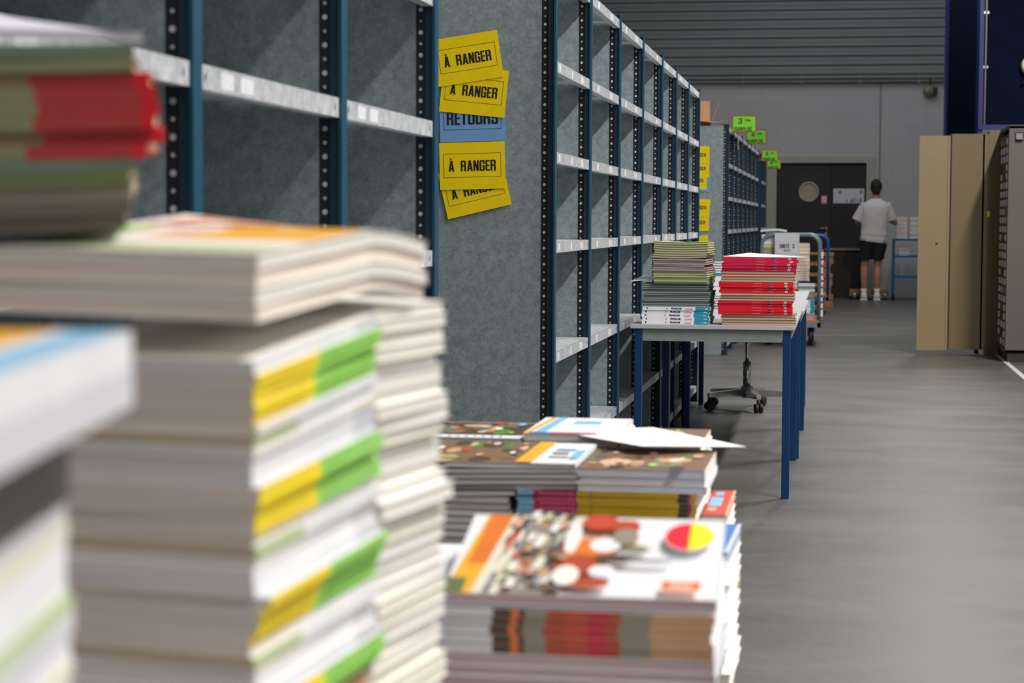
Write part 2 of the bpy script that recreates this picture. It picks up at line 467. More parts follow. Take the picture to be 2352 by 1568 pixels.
# blue steel column, conduit, blue sheet-metal wall over the cabinets
b = MB()
b.box(1.075, 1.10, 21.85, 22.2, 0, 6.6, 'steel_edge_blue'); b.box(1.10, 1.40, 22.0, 22.03, 0, 6.6, 'steel_navy')
b.box(1.395, 1.42, 21.85, 22.2, 0, 6.6, 'steel_edge_blue'); tag(b.build('trim_4'), kind='structure')
b = MB()
b.box(1.20, 5.0, 17.90, 17.93, 1.985, 6.6, 'steel_navy'); b.box(1.165, 5.0, 17.85, 17.90, 1.95, 1.99, 'steel_edge_blue')
b.box(1.165, 1.20, 17.88, 17.93, 1.985, 6.6, 'steel_edge_blue'); b.box(1.165, 1.20, 17.88, 17.93, 0, 1.985, 'steel_edge_blue')
tag(b.build('trim_5'), kind='structure')
b = MB(); b.tube([(1.215, 17.875, 1.99), (1.225, 17.875, 6.5)], 0.009, 'door_frame_paint', 8)
for z in (2.48, 2.95, 3.4, 3.9): b.box(1.195, 1.24, 17.87, 17.90, z, z + 0.022, 'chrome')
tag(b.build('conduit_pipe'), 'pale grey conduit pipe running up the edge of the blue steel wall', 'pipe')
b = MB(); b.tube([(1.60, 17.90, 2.50), (1.60, 17.84, 2.50), (1.60, 17.80, 2.50)], [0.085, 0.085, 0.07], 'ivory', 28)
o = tag(b.build('wall_disc'), 'round pale disc fixed on the blue steel wall at the right edge', 'disc')
b = MB(); b.tube([(1.60, 17.9, 2.41), (1.60, 17.86, 2.40), (1.52, 17.86, 2.34)], 0.01, 'rubber', 8); b.build('cable', o)
t = empty('wall_lamp', (1.30, 30.9, 3.13), 0, 'dull round lamp hung high in the back wall corner beside the blue column', 'lamp')
b = MB(); b.ell((-0.03, 0.0, 0.0), (0.085, 0.06, 0.085), 'olive'); b.build('lamp_housing', t)
b = MB(); b.ell((-0.05, -0.045, 0.0), (0.05, 0.03, 0.05), 'stone'); b.build('lens', t)
b = MB(); b.box(-0.02, 0.0, -0.01, 0.01, 0.06, 0.2, 'rubber'); b.box(0.0, 0.10, -0.03, 0.05, -0.06, 0.05, 'dark_stuff'); b.build('bracket', t)
b = MB()
b.box(1.325, 1.365, -4, 17.6, 0.0, 0.002, 'pale'); tag(b.build('floor_line_marking'), 'thin white line painted on the floor beside the cabinets', 'floor marking')

# ---------------------------------------------------------------- shelving
LEV = [0.10, 0.385, 0.72, 1.07, 1.354, 1.64, 1.945]


def post_mesh(htop):
    b = MB()
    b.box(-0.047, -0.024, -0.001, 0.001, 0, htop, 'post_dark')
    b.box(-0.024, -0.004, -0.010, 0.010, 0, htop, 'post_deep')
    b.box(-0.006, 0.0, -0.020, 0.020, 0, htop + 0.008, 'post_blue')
    b.box(-0.055, 0.012, -0.03, 0.03, 0, 0.004, 'post_dark')
    z = 0.05; big = True
    while z < htop - 0.02:
        r = 0.0048 if big else 0.0030
        b.poly([(-0.036 + r * cos(2 * pi * k / 10), -0.0016, z + r * sin(2 * pi * k / 10)) for k in range(10)], 'hole_pale')  # pale discs paint the brightness seen through the holes
        z += 0.025; big = not big
    return b.mesh('post')


def shelf_mesh(L):
    b = MB()
    b.box(-0.50, -0.006, 0.012, L - 0.012, -0.004, 0, 'galvanised_shelf')
    b.box(-0.009, -0.005, 0.022, L - 0.022, -0.033, 0, 'galvanised_shelf')
    b.box(-0.03, -0.005, 0.022, L - 0.022, -0.035, -0.032, 'galvanised_shelf')
    b.box(-0.50, -0.497, 0.012, L - 0.012, -0.03, 0, 'galvanised_shelf')
    for yy in (0.045, L - 0.05): b.box(-0.0048, -0.0042, yy, yy + 0.004, -0.022, -0.012, 'post_dark')
    rnd = random.Random(int(L * 1000))
    for k in range(3):
        y0 = 0.06 + rnd.random() * (L - 0.25)
        b.box(-0.005, -0.0045, y0, y0 + 0.03 + rnd.random() * 0.04, -0.030, -0.006, 'label_glue')
    return b.mesh('shelf')


def side_mesh(h):
    b = MB(); b.box(-0.50, -0.022, -0.0008, 0.0008, 0.0, h - 0.008, 'galvanised_panel'); return b.mesh('side_panel')


pm = post_mesh(1.965); SH = {}; sm_ = side_mesh(1.96)


def shelving(X, ys, label, levels=LEV, back=True):
    t = empty('shelving_unit', (X, ys[0], 0), 0, label, 'shelving')
    for i, y in enumerate(ys):
        mk('post', pm, t).location = (0, y - ys[0], 0)
        p = mk('rear_post', pm, t); p.location = (-0.50, y - ys[0], 0); p.rotation_euler = (0, 0, pi)
        mk('side_panel', sm_, t).location = (0, y - ys[0], 0)
        if i + 1 < len(ys):
            L = round(ys[i + 1] - y, 3)
            if L not in SH: SH[L] = shelf_mesh(L)
            for z in levels: mk('shelf', SH[L], t).location = (0, y - ys[0], z)
            if back:
                b = MB(); b.box(-0.499, -0.4975, 0.01, L - 0.01, 0.02, 1.95, 'galvanised_panel')
                b.build('back_panel', t).location = (0, y - ys[0], 0)
    return t


shelving(-0.887, [1.02, 1.85, 2.68, 3.51, 4.34], 'nearest empty galvanised shelving unit with blue posts, at the left of the photo')
y2 = [6.21, 7.10, 8.05, 9.0, 9.97, 10.84, 11.71, 12.61]
shelving(-0.887, y2, 'long empty galvanised shelving unit with yellow signs taped on its large near end panel')
y3 = [17.1, 17.93, 18.7, 19.53, 20.48, 21.38, 22.4, 23.35]
u3 = shelving(-0.955, y3, 'shelving unit behind the grey tables, with a cardboard box on top')
shelving(-0.96, [24.3, 25.0, 25.7], 'farthest shelving unit, close to the black double door')

# ---------------------------------------------------------------- paper signs taped to the end panels


def paper_sign(x, y, z, rot, txt, col, label, wd=0.21, ht=0.148):
    t = empty('paper_sign', (x, y, z), 0, label, 'sign', 'paper signs taped to the shelving end panels')
    t.rotation_euler = (0, radians(-rot), 0)
    b = MB(); b.box(-wd / 2, wd / 2, -0.0004, 0.0004, -ht / 2, ht / 2, col); b.build('paper_sheet', t)
    b = MB(); u = 0.0010; a = wd / 2 - 0.013; c1 = ht / 2 - 0.038; c0 = ht / 2 - 0.036
    for (x0, x1, z0, z1) in ((-a, a, c0, c0 + u * 1.2), (-a, a, -c1, -c1 + u * 1.2), (-a, -a + u * 1.2, -c1, c0), (a - u * 1.2, a, -c1, c0)):
        b.box(x0, x1, -0.0007, -0.0004, z0, z1, 'ink')
    b.build('border', t)
    lw = block_text(txt.replace(' ', '  ') if txt != 'RETOURS' else txt, 0.152 if txt != 'RETOURS' else 0.165, 0.034 if txt != 'RETOURS' else 0.041, 'ink')
    o = mk('lettering', lw, t); o.location = (0, -0.0006, 0.0)
    return t


YS = 6.205
paper_sign(-1.168, YS - 0.006, 1.645, 8.4, 'À RANGER', 'sign_yellow', 'topmost yellow A RANGER sign, tilted, on the large near end panel')
paper_sign(-1.148, YS - 0.004, 1.543, -5.8, 'À RANGER', 'sign_yellow', 'yellow A RANGER sign tucked under the topmost one on the near end panel')
paper_sign(-1.153, YS - 0.002, 1.459, 1.4, 'RETOURS', 'sign_blue', 'blue RETOURS sign between the yellow signs on the near end panel')
paper_sign(-1.152, YS - 0.006, 1.309, 1.6, 'À RANGER', 'sign_yellow', 'straight yellow A RANGER sign directly below the blue RETOURS sign, near end panel')
paper_sign(-1.145, YS - 0.003, 1.236, 13.4, 'À RANGER', 'sign_yellow', 'lowest yellow A RANGER sign, half covered, tilted up, near end panel')
YF = 17.095
for zz, rr, tx, cl, lb, dx, dy in ((1.735, 0, 'À RANGER', 'sign_yellow', 'topmost of the yellow signs on the farther end panel', 0, 0.006),
                               (1.62, 0, 'À RANGER', 'sign_yellow', 'second yellow sign from the top on the farther end panel', 0, 0.004),
                               (1.52, -2, 'À RANGER', 'sign_yellow', 'yellow sign overlapping a blue one on the farther end panel', -0.02, 0.003),
                               (1.50, -3, 'RETOURS', 'sign_blue', 'blue sign behind a yellow one on the farther end panel', 0.004, 0.0015),
                               (1.29, -4, 'À RANGER', 'sign_yellow', 'yellow sign just below the blue one on the farther end panel', 0.008, 0.006),
                               (1.16, 1, 'À RANGER', 'sign_yellow', 'fifth yellow sign down on the farther end panel', 0, 0.004),
                               (0.97, 5, 'À RANGER', 'sign_yellow', 'lowest yellow sign on the farther end panel, behind the pile of books', 0, 0.004)):
    paper_sign(-1.225 + dx, YF - dy, zz - 0.03, rr, tx, cl, lb)

# green SURPLUS signs sticking out into the aisle
for n, x0, y, z0, wd, ht, lb in ((3, -0.963, 17.7, 1.923, 0.212, 0.149, 'nearest and highest green SURPLUS sign with a 3, red border'),
                                (4, -0.972, 20.5, 1.928, 0.209, 0.149, 'green SURPLUS sign with a 4, partly behind the one with a 3'),
                                (5, -0.965, 24.27, 1.867, 0.20, 0.14, 'green SURPLUS sign with a 5, above the black door corner'),
                                (6, -0.954, 25.7, 1.812, 0.18, 0.124, 'farthest, lowest green SURPLUS sign, partly behind the one with a 5')):
    t = empty('aisle_sign', (x0 + wd / 2, y, z0 + ht / 2), 0, lb, 'sign', 'green SURPLUS signs along the shelving')
    b = MB(); r = 0.018

    def rr_pts(hw, hh, r, yy):
        P = []
        for cx, cz, a0 in ((hw - r, hh - r, 0), (-hw + r, hh - r, 90), (-hw + r, -hh + r, 180), (hw - r, -hh + r, 270)):
            for k in range(5): a = radians(a0 + 22.5 * k); P.append((cx + r * cos(a), yy, cz + r * sin(a)))
        return P
    P = rr_pts(wd / 2, ht / 2, r, -0.001); Q = rr_pts(wd / 2, ht / 2, r, 0.002); N = len(P)
    b.add(P + Q, [tuple(reversed(range(N))), tuple(range(N, 2 * N))] + [(k, (k + 1) % N, N + (k + 1) % N, N + k) for k in range(N)], 'sign_red')
    b.build('backing', t)
    b = MB(); b.poly(list(reversed(rr_pts(wd / 2 - 0.009, ht / 2 - 0.009, 0.012, -0.0018))), 'sign_green'); b.build('face', t)
    s = wd / 0.21
    o = mk('numeral', block_text(str(n), 0.030 * s, 0.052 * s, 'ink'), t); o.location = (-0.035 * s, -0.002, 0.025 * s)
    o = mk('ordinal', text_mesh('ème', 0.02 * s, 'ink', 0.06, 1.1), t); o.location = (0.025 * s, -0.002, 0.034 * s)
    o = mk('lettering', block_text('SURPLUS', 0.152 * s, 0.036 * s, 'ink'), t); o.location = (-0.01 * s, -0.002, -0.045 * s)
    b = MB(); b.box(-wd / 2 - 0.03, -wd / 2 + 0.02, 0.002, 0.006, -ht / 2 + 0.01, -ht / 2 + 0.03, 'chrome'); b.build('bracket', t)

# cardboard box with open flaps and loose cardboard on top of the farther shelving
t = empty('cardboard_box', (-1.28, 17.45, 1.962), 0.1, 'open cardboard box on top of the shelving behind the signs', 'box')
b = MB(); b.box(-0.17, 0.13, -0.15, 0.15, 0.0, 0.215, 'carton'); b.build('box_body', t)
b = MB(); b.box(0.0, 0.004, -0.15, 0.15, 0, 0.22, 'carton', Matrix.Rotation(radians(20), 3, 'Y'), (0.13, 0, 0.0)); b.build('flap', t)
b = MB(); b.add([(-1.22, 17.12, 1.995), (-0.965, 17.10, 1.968), (-0.97, 17.5, 1.97), (-1.22, 17.5, 2.03), (-1.22, 17.12, 1.999), (-0.965, 17.10, 1.972), (-0.97, 17.5, 1.974), (-1.22, 17.5, 2.034)],
                [(3, 2, 1, 0), (4, 5, 6, 7), (0, 1, 5, 4), (1, 2, 6, 5), (2, 3, 7, 6), (3, 0, 4, 7)], 'carton')
tag(b.build('cardboard_sheet'), 'bent cardboard sheet lying in front of the box on top of the shelving', 'cardboard')
b = MB(); b.box(-0.955, -0.951, 18.55, 18.60, 1.80, 1.99, 'tan', Matrix.Rotation(0.0, 3, 'Y'), (0, 0, 0))
tag(b.build('cardboard_strip'), 'narrow tan cardboard strip hanging from the shelving top below the green signs', 'cardboard')


# ---------------------------------------------------------------- tables
def make_table(X0, X1, Y0, Y1, label):
    t = empty('work_table', ((X0 + X1) / 2, (Y0 + Y1) / 2, 0), 0, label, 'table', 'grey tables set end to end along the shelving')
    w2 = (X1 - X0) / 2; d2 = (Y1 - Y0) / 2
    b = MB(); b.box(-w2, w2, -d2, d2, 0.694, 0.712, 'table_top'); bevel(b.build('tabletop', t), 0.002)
    for sx, sy in ((-1, -1), (1, -1), (-1, 1), (1, 1)):
        b = MB(); x = sx * (w2 - 0.032); y = sy * (d2 - 0.03)
        b.box(x - 0.016, x + 0.016, y - 0.016, y + 0.016, 0.0, 0.694, 'table_leg'); bevel(b.build('leg', t), 0.003)
    for sy in (-1, 1):
        b = MB(); y = sy * (d2 - 0.025); b.box(-w2 + 0.05, w2 - 0.05, y - 0.009, y + 0.009, 0.643, 0.694, 'table_apron'); b.build('apron', t)
    for sx in (-1, 1):
        b = MB(); x = sx * (w2 - 0.03); b.box(x - 0.009, x + 0.009, -d2 + 0.05, d2 - 0.05, 0.643, 0.694, 'table_apron'); b.build('side_rail', t)
    return t


make_table(-0.857, -0.182, 8.20, 9.60, 'nearest grey table with blue legs, carrying the red and green book piles')
make_table(-0.86, -0.172, 9.62, 11.0, 'middle grey table with blue legs, behind the one with book piles')
make_table(-0.88, -0.19, 11.02, 12.40, 'farthest grey table, in front of the book trolley')

# stool
t = empty('swivel_stool', (-0.555, 12.15, 0), 0, 'swivel stool on a five-arm chrome base pushed under the farthest table', 'stool')
b = MB(); b.tube([(0, 0, 0.47), (0, 0, 0.475), (0, 0, 0.51), (0, 0, 0.52)], [0.17, 0.18, 0.18, 0.165], 'black_seat', 28); b.build('seat', t)
b = MB(); b.tube([(0, 0, 0.28), (0, 0, 0.47)], 0.013, 'chrome', 14); b.build('gas_lift', t)
b = MB(); b.tube([(0, 0, 0.13), (0, 0, 0.29)], 0.024, 'chrome', 16); b.build('column', t)
b = MB(); b.tube([(0, 0, 0.07), (0, 0, 0.14)], [0.034, 0.037], 'chrome', 16); b.build('hub', t)
for k in range(5):
    a = radians(-72 + 72 * k); d = Vector((cos(a), sin(a), 0)); n = Vector((-sin(a), cos(a), 0)); b = MB()
    vs = []
    for s_, hw, z0, z1 in ((0.03, 0.018, 0.075, 0.125), (0.275, 0.014, 0.082, 0.108)):
        for sg in (-1, 1):
            for zz in (z0, z1): p = d * s_ + n * hw * sg; vs.append((p.x, p.y, zz))
    b.add(vs, [(0, 1, 3, 2), (4, 6, 7, 5), (0, 4, 5, 1), (2, 3, 7, 6), (1, 5, 7, 3), (0, 2, 6, 4)], 'chrome')
    leg = b.build('base_arm', t)
    b = MB(); p = d * 0.265; q = n
    for sg in (-1, 1):
        c = p + q * 0.014 * sg
        b.tube([(c.x - q.x * 0.009, c.y - q.y * 0.009, 0.028), (c.x + q.x * 0.009, c.y + q.y * 0.009, 0.028)], 0.027, 'rubber', 16)
    b.tube([(p.x, p.y, 0.03), (p.x, p.y, 0.085)], 0.012, 'rubber', 8); b.build('caster', leg)

# ---------------------------------------------------------------- books
BOOKM = {}


def ellipse(cu, cv, ru, rv, n=20, a0=0, a1=2 * pi):
    return [(cu + ru * cos(a0 + (a1 - a0) * k / n), cv + rv * sin(a0 + (a1 - a0) * k / n)) for k in range(n + (0 if abs(a1 - a0 - 2 * pi) < 1e-6 else 1))]


def rect(u0, u1, v0, v1): return [(u0, v0), (u1, v0), (u1, v1), (u0, v1)]


def book_mesh(key, W, L, t, side='B', cover='white', pages='page_grey', segs=None, sdec=(), tdec=(), g=None, n=1, ct=0.0007, inset=0.0022):
    """W along x, L along y, t thick; origin: centre of the underside. side = which side carries the spine (F, B, L, R)"""
    if key in BOOKM: return BOOKM[key]
    x0, x1, y0, y1 = -W / 2, W / 2, -L / 2, L / 2
    cv = MB()
    cv.gbox(x0, x1, y0, y1, 0, ct, cover, n, n, g); cv.gbox(x0, x1, y0, y1, t - ct, t, cover, n, n, g)
    e = 0.0006
    segs = segs or [(0, 1, cover)]
    for u0, u1, m in segs:
        if side == 'F': cv.gbox(x0 + W * u0, x0 + W * u1, y0 - e, y0 + e, 0, t, m, n, 1, g)
        if side == 'B': cv.gbox(x0 + W * u0, x0 + W * u1, y1 - e, y1 + e, 0, t, m, n, 1, g)
        if side == 'R': cv.gbox(x1 - e, x1 + e, y0 + L * u0, y0 + L * u1, 0, t, m, 1, n, g)
        if side == 'L': cv.gbox(x0 - e, x0 + e, y0 + L * u0, y0 + L * u1, 0, t, m, 1, n, g)
    gg = g or (lambda x, y: 0)
    for pts, m in sdec:
        if side == 'F': cv.poly([(x0 + W * u, y0 - e - 0.0002, t * v + gg(x0 + W * u, y0)) for u, v in pts], m)
        else: cv.poly([(x1 + e + 0.0002, y0 + L * u, t * v + gg(x1, y0 + L * u)) for u, v in pts], m)
    for i, (pts, m) in enumerate(tdec):
        cv.poly([(x0 + W * u, y0 + L * v, t + 0.00015 + 0.00006 * i + gg(x0 + W * u, y0 + L * v)) for u, v in pts], m)
    pg = MB(); i = inset
    px0, px1, py0, py1 = x0 + i, x1 - i, y0 + i, y1 - i
    if side == 'F': py0 = y0 + e
    if side == 'B': py1 = y1 - e
    if side == 'R': px1 = x1 - e
    if side == 'L': px0 = x0 + e
    pg.gbox(px0, px1, py0, py1, ct, t - ct, pages, n, n, g)
    BOOKM[key] = (cv.mesh('cover'), pg.mesh('page_block'), t)
    return BOOKM[key]


def put_book(bm_, loc, rz, label, group, tilt=0.0, roll=0.0, name='book', cat='book', letters=()):
    t = empty(name, loc, 0, label, cat, group)
    t.rotation_euler = Matrix(Matrix.Rotation(rz, 3, 'Z') @ Matrix.Rotation(tilt, 3, 'X') @ Matrix.Rotation(roll, 3, 'Y')).to_euler()
    c = mk('cover', bm_[0], t); mk('page_block', bm_[1], t)
    for me, p in letters: mk('spine_lettering', me, c).location = p
    return t


def pile(base, rz, items, where, group, jit=0.003, jrot=1.0, tilt0=0.0, tilt1=0.0, top_off=0, seed=1, droll=0.0):
    """items bottom to top: (book mesh triple, description, dx, dy, letters). Labels count from the top."""
    rnd = random.Random(seed); n = len(items)
    R = Matrix.Rotation(rz, 3, 'Z'); z = 0.0; out = []; y = 0.0
    Lh = 0.5 * items[0][5] if len(items[0]) > 5 else 0.0
    pos = Vector((0, 0, 0)); 
    for i, it in enumerate(items):
        bm_, desc, dx, dy, let = it[:5]
        tl = tilt0 + (tilt1 - tilt0) * i / max(1, n - 1)
        jx = (rnd.random() * 2 - 1) * jit + dx; jy = (rnd.random() * 2 - 1) * jit + dy
        # hinge on the front edge: pos is the front edge height
        front = it[5] / 2 if len(it) > 5 else 0.0
        T = Matrix.Rotation(tl, 3, 'X')
        p = Vector((0, -front, z)) + T @ Vector((jx, front + jy, 0.0))
        wpos = Vector(base) + R @ p
        k = n - i + top_off
        lab = (f'{desc}, topmost in {where}' if k == 1 else f'{desc}, {nth(k)} from the top of {where}')
        out.append(put_book(bm_, wpos, rz + radians((rnd.random() * 2 - 1) * jrot), lab, group, tl, droll, letters=let))
        z += (bm_[2] + 0.0002) / max(0.5, cos(tl))
    return out, z


def sheet(name, pts, label, m='paper', th=0.0008, cat='paper'):
    b = MB(); n = len(pts)
    b.add([tuple(p) for p in pts] + [(p[0], p[1], p[2] + th) for p in pts],
          [tuple(reversed(range(n))), tuple(range(n, 2 * n))] + [(k, (k + 1) % n, n + (k + 1) % n, n + k) for k in range(n)], m)
    return tag(b.build(name), label, cat)


# ---- green pile on the nearest table
TZ = 0.7125
fr = book_mesh('francais', 0.278, 0.21, 0.0142, 'F', 'white', 'page_white', [(0, 0.78, 'white'), (0.78, 1, 'teal')],
               [(ellipse(0.06, 0.5, 0.013, 0.28), 'charcoal'), (ellipse(0.06, 0.5, 0.006, 0.12), 'pale'),
                (rect(0.345, 0.352, 0.15, 0.6), 'brick'), (rect(0.358, 0.364, 0.3, 0.85), 'olive'), (rect(0.364, 0.371, 0.35, 0.8), 'lime')])
frl = [(text_mesh('FRANÇAIS', 0.0072, 'navy', 0.03, 0.90, 0.0002, None, 0.03), (-0.139 + 0.278 * 0.50, -0.1062, 0.0068)),
       (text_mesh('Caravelle', 0.0056, 'pink', 0.02, 0.95), (-0.139 + 0.278 * 0.69, -0.1062, 0.0068)),
       (text_mesh('CYCLE 3', 0.0042, 'sky', 0.02, 0.8), (-0.139 + 0.278 * 0.87, -0.1062, 0.0068)),
       (text_mesh('CM2', 0.0055, 'white', 0.04, 0.85), (-0.139 + 0.278 * 0.945, -0.1062, 0.0068))]
tl_ = [book_mesh('teal%d' % k, 0.278, 0.21, tt, 'B', cv_, 'page_teal', n=1) for k, (tt, cv_) in enumerate(((0.0078, 'darkteal'), (0.0085, 'darkteal'), (0.0072, 'greygreen')))]
sg = lambda a: (lambda x, y: a * ((x / 0.115) ** 2))
gr = [book_mesh('green%d' % k, 0.226, 0.29, tt, sd, cv_, 'page_khaki', g=sg(sa), n=6) for k, (tt, sd, cv_, sa) in
      enumerate(((0.0088, 'B', 'green', 0.0), (0.0088, 'B', 'green', 0.001), (0.0088, 'B', 'lime', 0.0)))]
pk = [book_mesh('pinkc%d' % k, 0.226, 0.29, 0.0082, 'B', cv_, 'page_mauve', g=sg(0.0), n=6) for k, cv_ in enumerate(('plum', 'greygreen', 'plum'))]
gr_up = book_mesh('green_up', 0.226, 0.29, 0.0092, 'B', 'green', 'page_khaki', g=sg(0.004), n=6, tdec=[(rect(0.05, 0.5, 0.02, 0.9), 'sage'), (rect(0.55, 0.95, 0.02, 0.9), 'lime')])
items = [(fr, 'white FRANCAIS schoolbook with turquoise end', 0, 0, frl, 0.21)] * 5
items += [(tl_[k % 3], 'slim dark teal workbook', -0.006 * (k > 7), 0.0, (), 0.21) for k in range(12)]
items += [(gr[(k % 2) * 2], 'green-covered workbook', 0.018, 0.02, (), 0.21) for k in range(5)]
items += [(pk[k % 3], 'pinkish workbook', 0.016 - 0.004 * (k % 2), 0.02, (), 0.21) for k in range(7)]
items += [(gr_up, 'green-covered workbook with curled edges', 0.018, 0.02, (), 0.21) for k in range(7)]
pile((-0.667, 8.335, TZ), radians(-2.5), items, 'the green table pile', 'books in the green pile on the table', 0.004, 0.8, seed=3)
sheet('paper_sheet', [(-0.865, 8.26, 0.886), (-0.80, 8.235, 0.893), (-0.765, 8.24, 0.896), (-0.765, 8.47, 0.903), (-0.83, 8.44, 0.906)], 'white sheet sticking out left between the teal and green books')

# ---- red pile
RW = 0.303
red = []
for k, cc in enumerate(('red', 'crimson', 'red')):
    off = 0.008 * k
    red.append(book_mesh('red%d' % k, RW, 0.22, 0.0111, 'F', cc, 'page_khaki', [(0, 0.02, 'crimson'), (0.02, 1, cc)],
                         [(rect(0.45 + off, 0.57 + off, 0.42, 0.56), 'pink'), (rect(0.66 + off, 0.70 + off, 0.5, 0.86), 'navy'),
                          (rect(0.665 + off, 0.695 + off, 0.60, 0.75), 'sky'), (rect(0.68 + off, 0.735 + off, 0.28, 0.42), 'pink'),
                          (ellipse(0.905, 0.5, 0.022, 0.36), 'pale'), (ellipse(0.905, 0.5, 0.012, 0.15), 'grey')]))
ped = [book_mesh('redpg%d' % k, RW, 0.22, 0.0107, 'B', cc, 'page_khaki', n=1, ct=0.001) for k, cc in enumerate(('red', 'olive', 'plum', 'tan'))]
seq = ['p0', 'p1', 'p2', 'p1'] + ['r'] * 5 + ['p2', 'p1', 'p0'] + ['r'] * 4 + ['p1', 'p3', 'p0', 'p2'] + ['c'] * 5
items = []
sh = {0: 0, 4: -0.008, 9: -0.008, 12: -0.004, 16: 0, 20: 0.004}
cur = 0
for i, s_ in enumerate(seq):
    cur = sh.get(i, cur)
    if s_[0] == 'p': items.append((ped[int(s_[1])], 'red schoolbook, page edges outwards', cur + 0.004, 0, (), 0.22))
    elif s_ == 'r': items.append((red[(i % 2) * 2], 'bright red schoolbook, spine outwards', cur, 0, (), 0.22))
    else: items.append((red[1], 'crimson plastic-wrapped schoolbook', cur + (0.005 if i in (22, 23) else 0), 0, (), 0.22))
o_, hz = pile((-0.338, 8.34, TZ), radians(0.5), items, 'the red table pile', 'books in the red pile on the table', 0.004, 0.9, seed=5)
zr = TZ + hz
sheet('paper_sheet', [(-0.485, 8.30, zr + 0.002), (-0.31, 8.236, zr + 0.001), (-0.14, 8.27, zr + 0.001), (-0.21, 8.40, zr + 0.004), (-0.39, 8.60, zr + 0.013)],
      'white sheets lying on top of the red book pile')

# ---- books further back on the tables, seen between the two piles
wb = book_mesh('whitebig', 0.29, 0.21, 0.024, 'F', 'white', 'page_white', [(0, 1, 'white')])
tb = book_mesh('tealtop', 0.29, 0.21, 0.014, 'F', 'teal', 'page_white')
gb = book_mesh('greyslim', 0.29, 0.21, 0.012, 'L', 'charcoal', 'page_grey')
items = [(gb, 'slim grey book', 0, 0, (), 0.21)] * 5 + [(wb, 'thick white book', 0, 0, (), 0.21)] * 4 + [(tb, 'white book with turquoise spine', 0, 0, (), 0.21)] + \
        [(gb, 'slim grey book', 0, 0, (), 0.21)] * 5
pile((-0.55, 9.9, TZ), radians(3), items, 'the middle table pile', 'books in the pile further back on the tables', 0.004, 1, seed=9)

# ---------------------------------------------------------------- foreground support: table and pallet (below the frame)
t = empty('packing_table', (-0.50, 1.10, 0), 0, 'low packing table under the blurred foreground book piles', 'table')
b = MB(); b.box(-0.365, 0.37, -0.62, 1.0, 0.655, 0.685, 'table_top'); b.build('tabletop', t)
for x, y in ((-0.33, -0.58), (0.33, -0.58), (-0.33, 0.96), (0.33, 0.96)):
    b = MB(); b.box(x - 0.02, x + 0.02, y - 0.02, y + 0.02, 0, 0.655, 'table_leg'); b.build('leg', t)


def carton_under(x, y, W, L, z0, z1, rz, lab):
    t = empty('carton', (x, y, z0), rz, lab, 'carton', 'cartons below the foreground books')
    b = MB(); b.box(-W / 2, W / 2, -L / 2, L / 2, 0, z1 - z0, 'carton'); b.build('box_body', t)
    b = MB(); b.box(-0.025, 0.025, -L / 2 - 0.0005, L / 2 + 0.0005, z1 - z0 - 0.05, z1 - z0 + 0.0004, 'tan'); b.build('tape', t)


def pallet_at(loc, rz, label, group=None, W=1.2, L=0.8):
    t = empty('wooden_pallet', loc, rz, label, 'pallet', group)
    def part(nm, *a):
        b = MB(); b.box(*a, 'wood'); b.build(nm, t)
    for k in range(5):
        y = -L / 2 + 0.05 + k * (L - 0.1) / 4; part('top_board', -W / 2, W / 2, y - 0.05, y + 0.05, 0.122, 0.144)
    for x in (-W / 2 + 0.06, 0, W / 2 - 0.06):
        part('stringer_board', x - 0.06, x + 0.06, -L / 2, L / 2, 0.1, 0.122)
        for y in (-L / 2 + 0.06, 0, L / 2 - 0.06): part('block', x - 0.055, x + 0.055, y - 0.05, y + 0.05, 0.022, 0.1)
    for y in (-L / 2 + 0.06, 0, L / 2 - 0.06): part('bottom_board', -W / 2, W / 2, y - 0.05, y + 0.05, 0, 0.022)
    return t


pallet_at((-0.49, 3.10, 0), 0, 'wooden pallet on the floor under the piles of picture-covered books', None, 0.74, 1.4)


# ---------------------------------------------------------------- blurred near piles (left)
G1 = 'books in the blurred pile with yellow and green spines'
YG = [book_mesh('yg%d' % k, 0.15, 0.205, 0.0062, 'R', 'pale', 'page_tan', [(0, 0.46, yc), (0.46, 1, gc)],
                [(rect(0.05, 0.4, 0.1, 0.25), 'amber'), (rect(0.5, 0.95, 0.1, 0.22), 'green')], inset=0.001) for k, (yc, gc) in enumerate((('yellow', 'lime'), ('lemon', 'lime'), ('yellow', 'lime')))]
WS = [book_mesh('ws%d' % k, 0.15, 0.205, tt, 'R', 'ivory', pg_, [(0, 0.35, c0), (0.35, 0.8, 'white'), (0.8, 1, c1)], inset=0.001)
      for k, (tt, pg_, c0, c1) in enumerate(((0.007, 'page_tan', 'ivory', 'white'), (0.009, 'page_grey', 'white', 'pale'), (0.006, 'page_grey', 'ivory', 'cream'), (0.008, 'page_khaki', 'sage', 'white')))]
items = []
zc = 0.0
target = 1.045 - 0.80
pat = ['g'] * 6 + ['w'] * 4
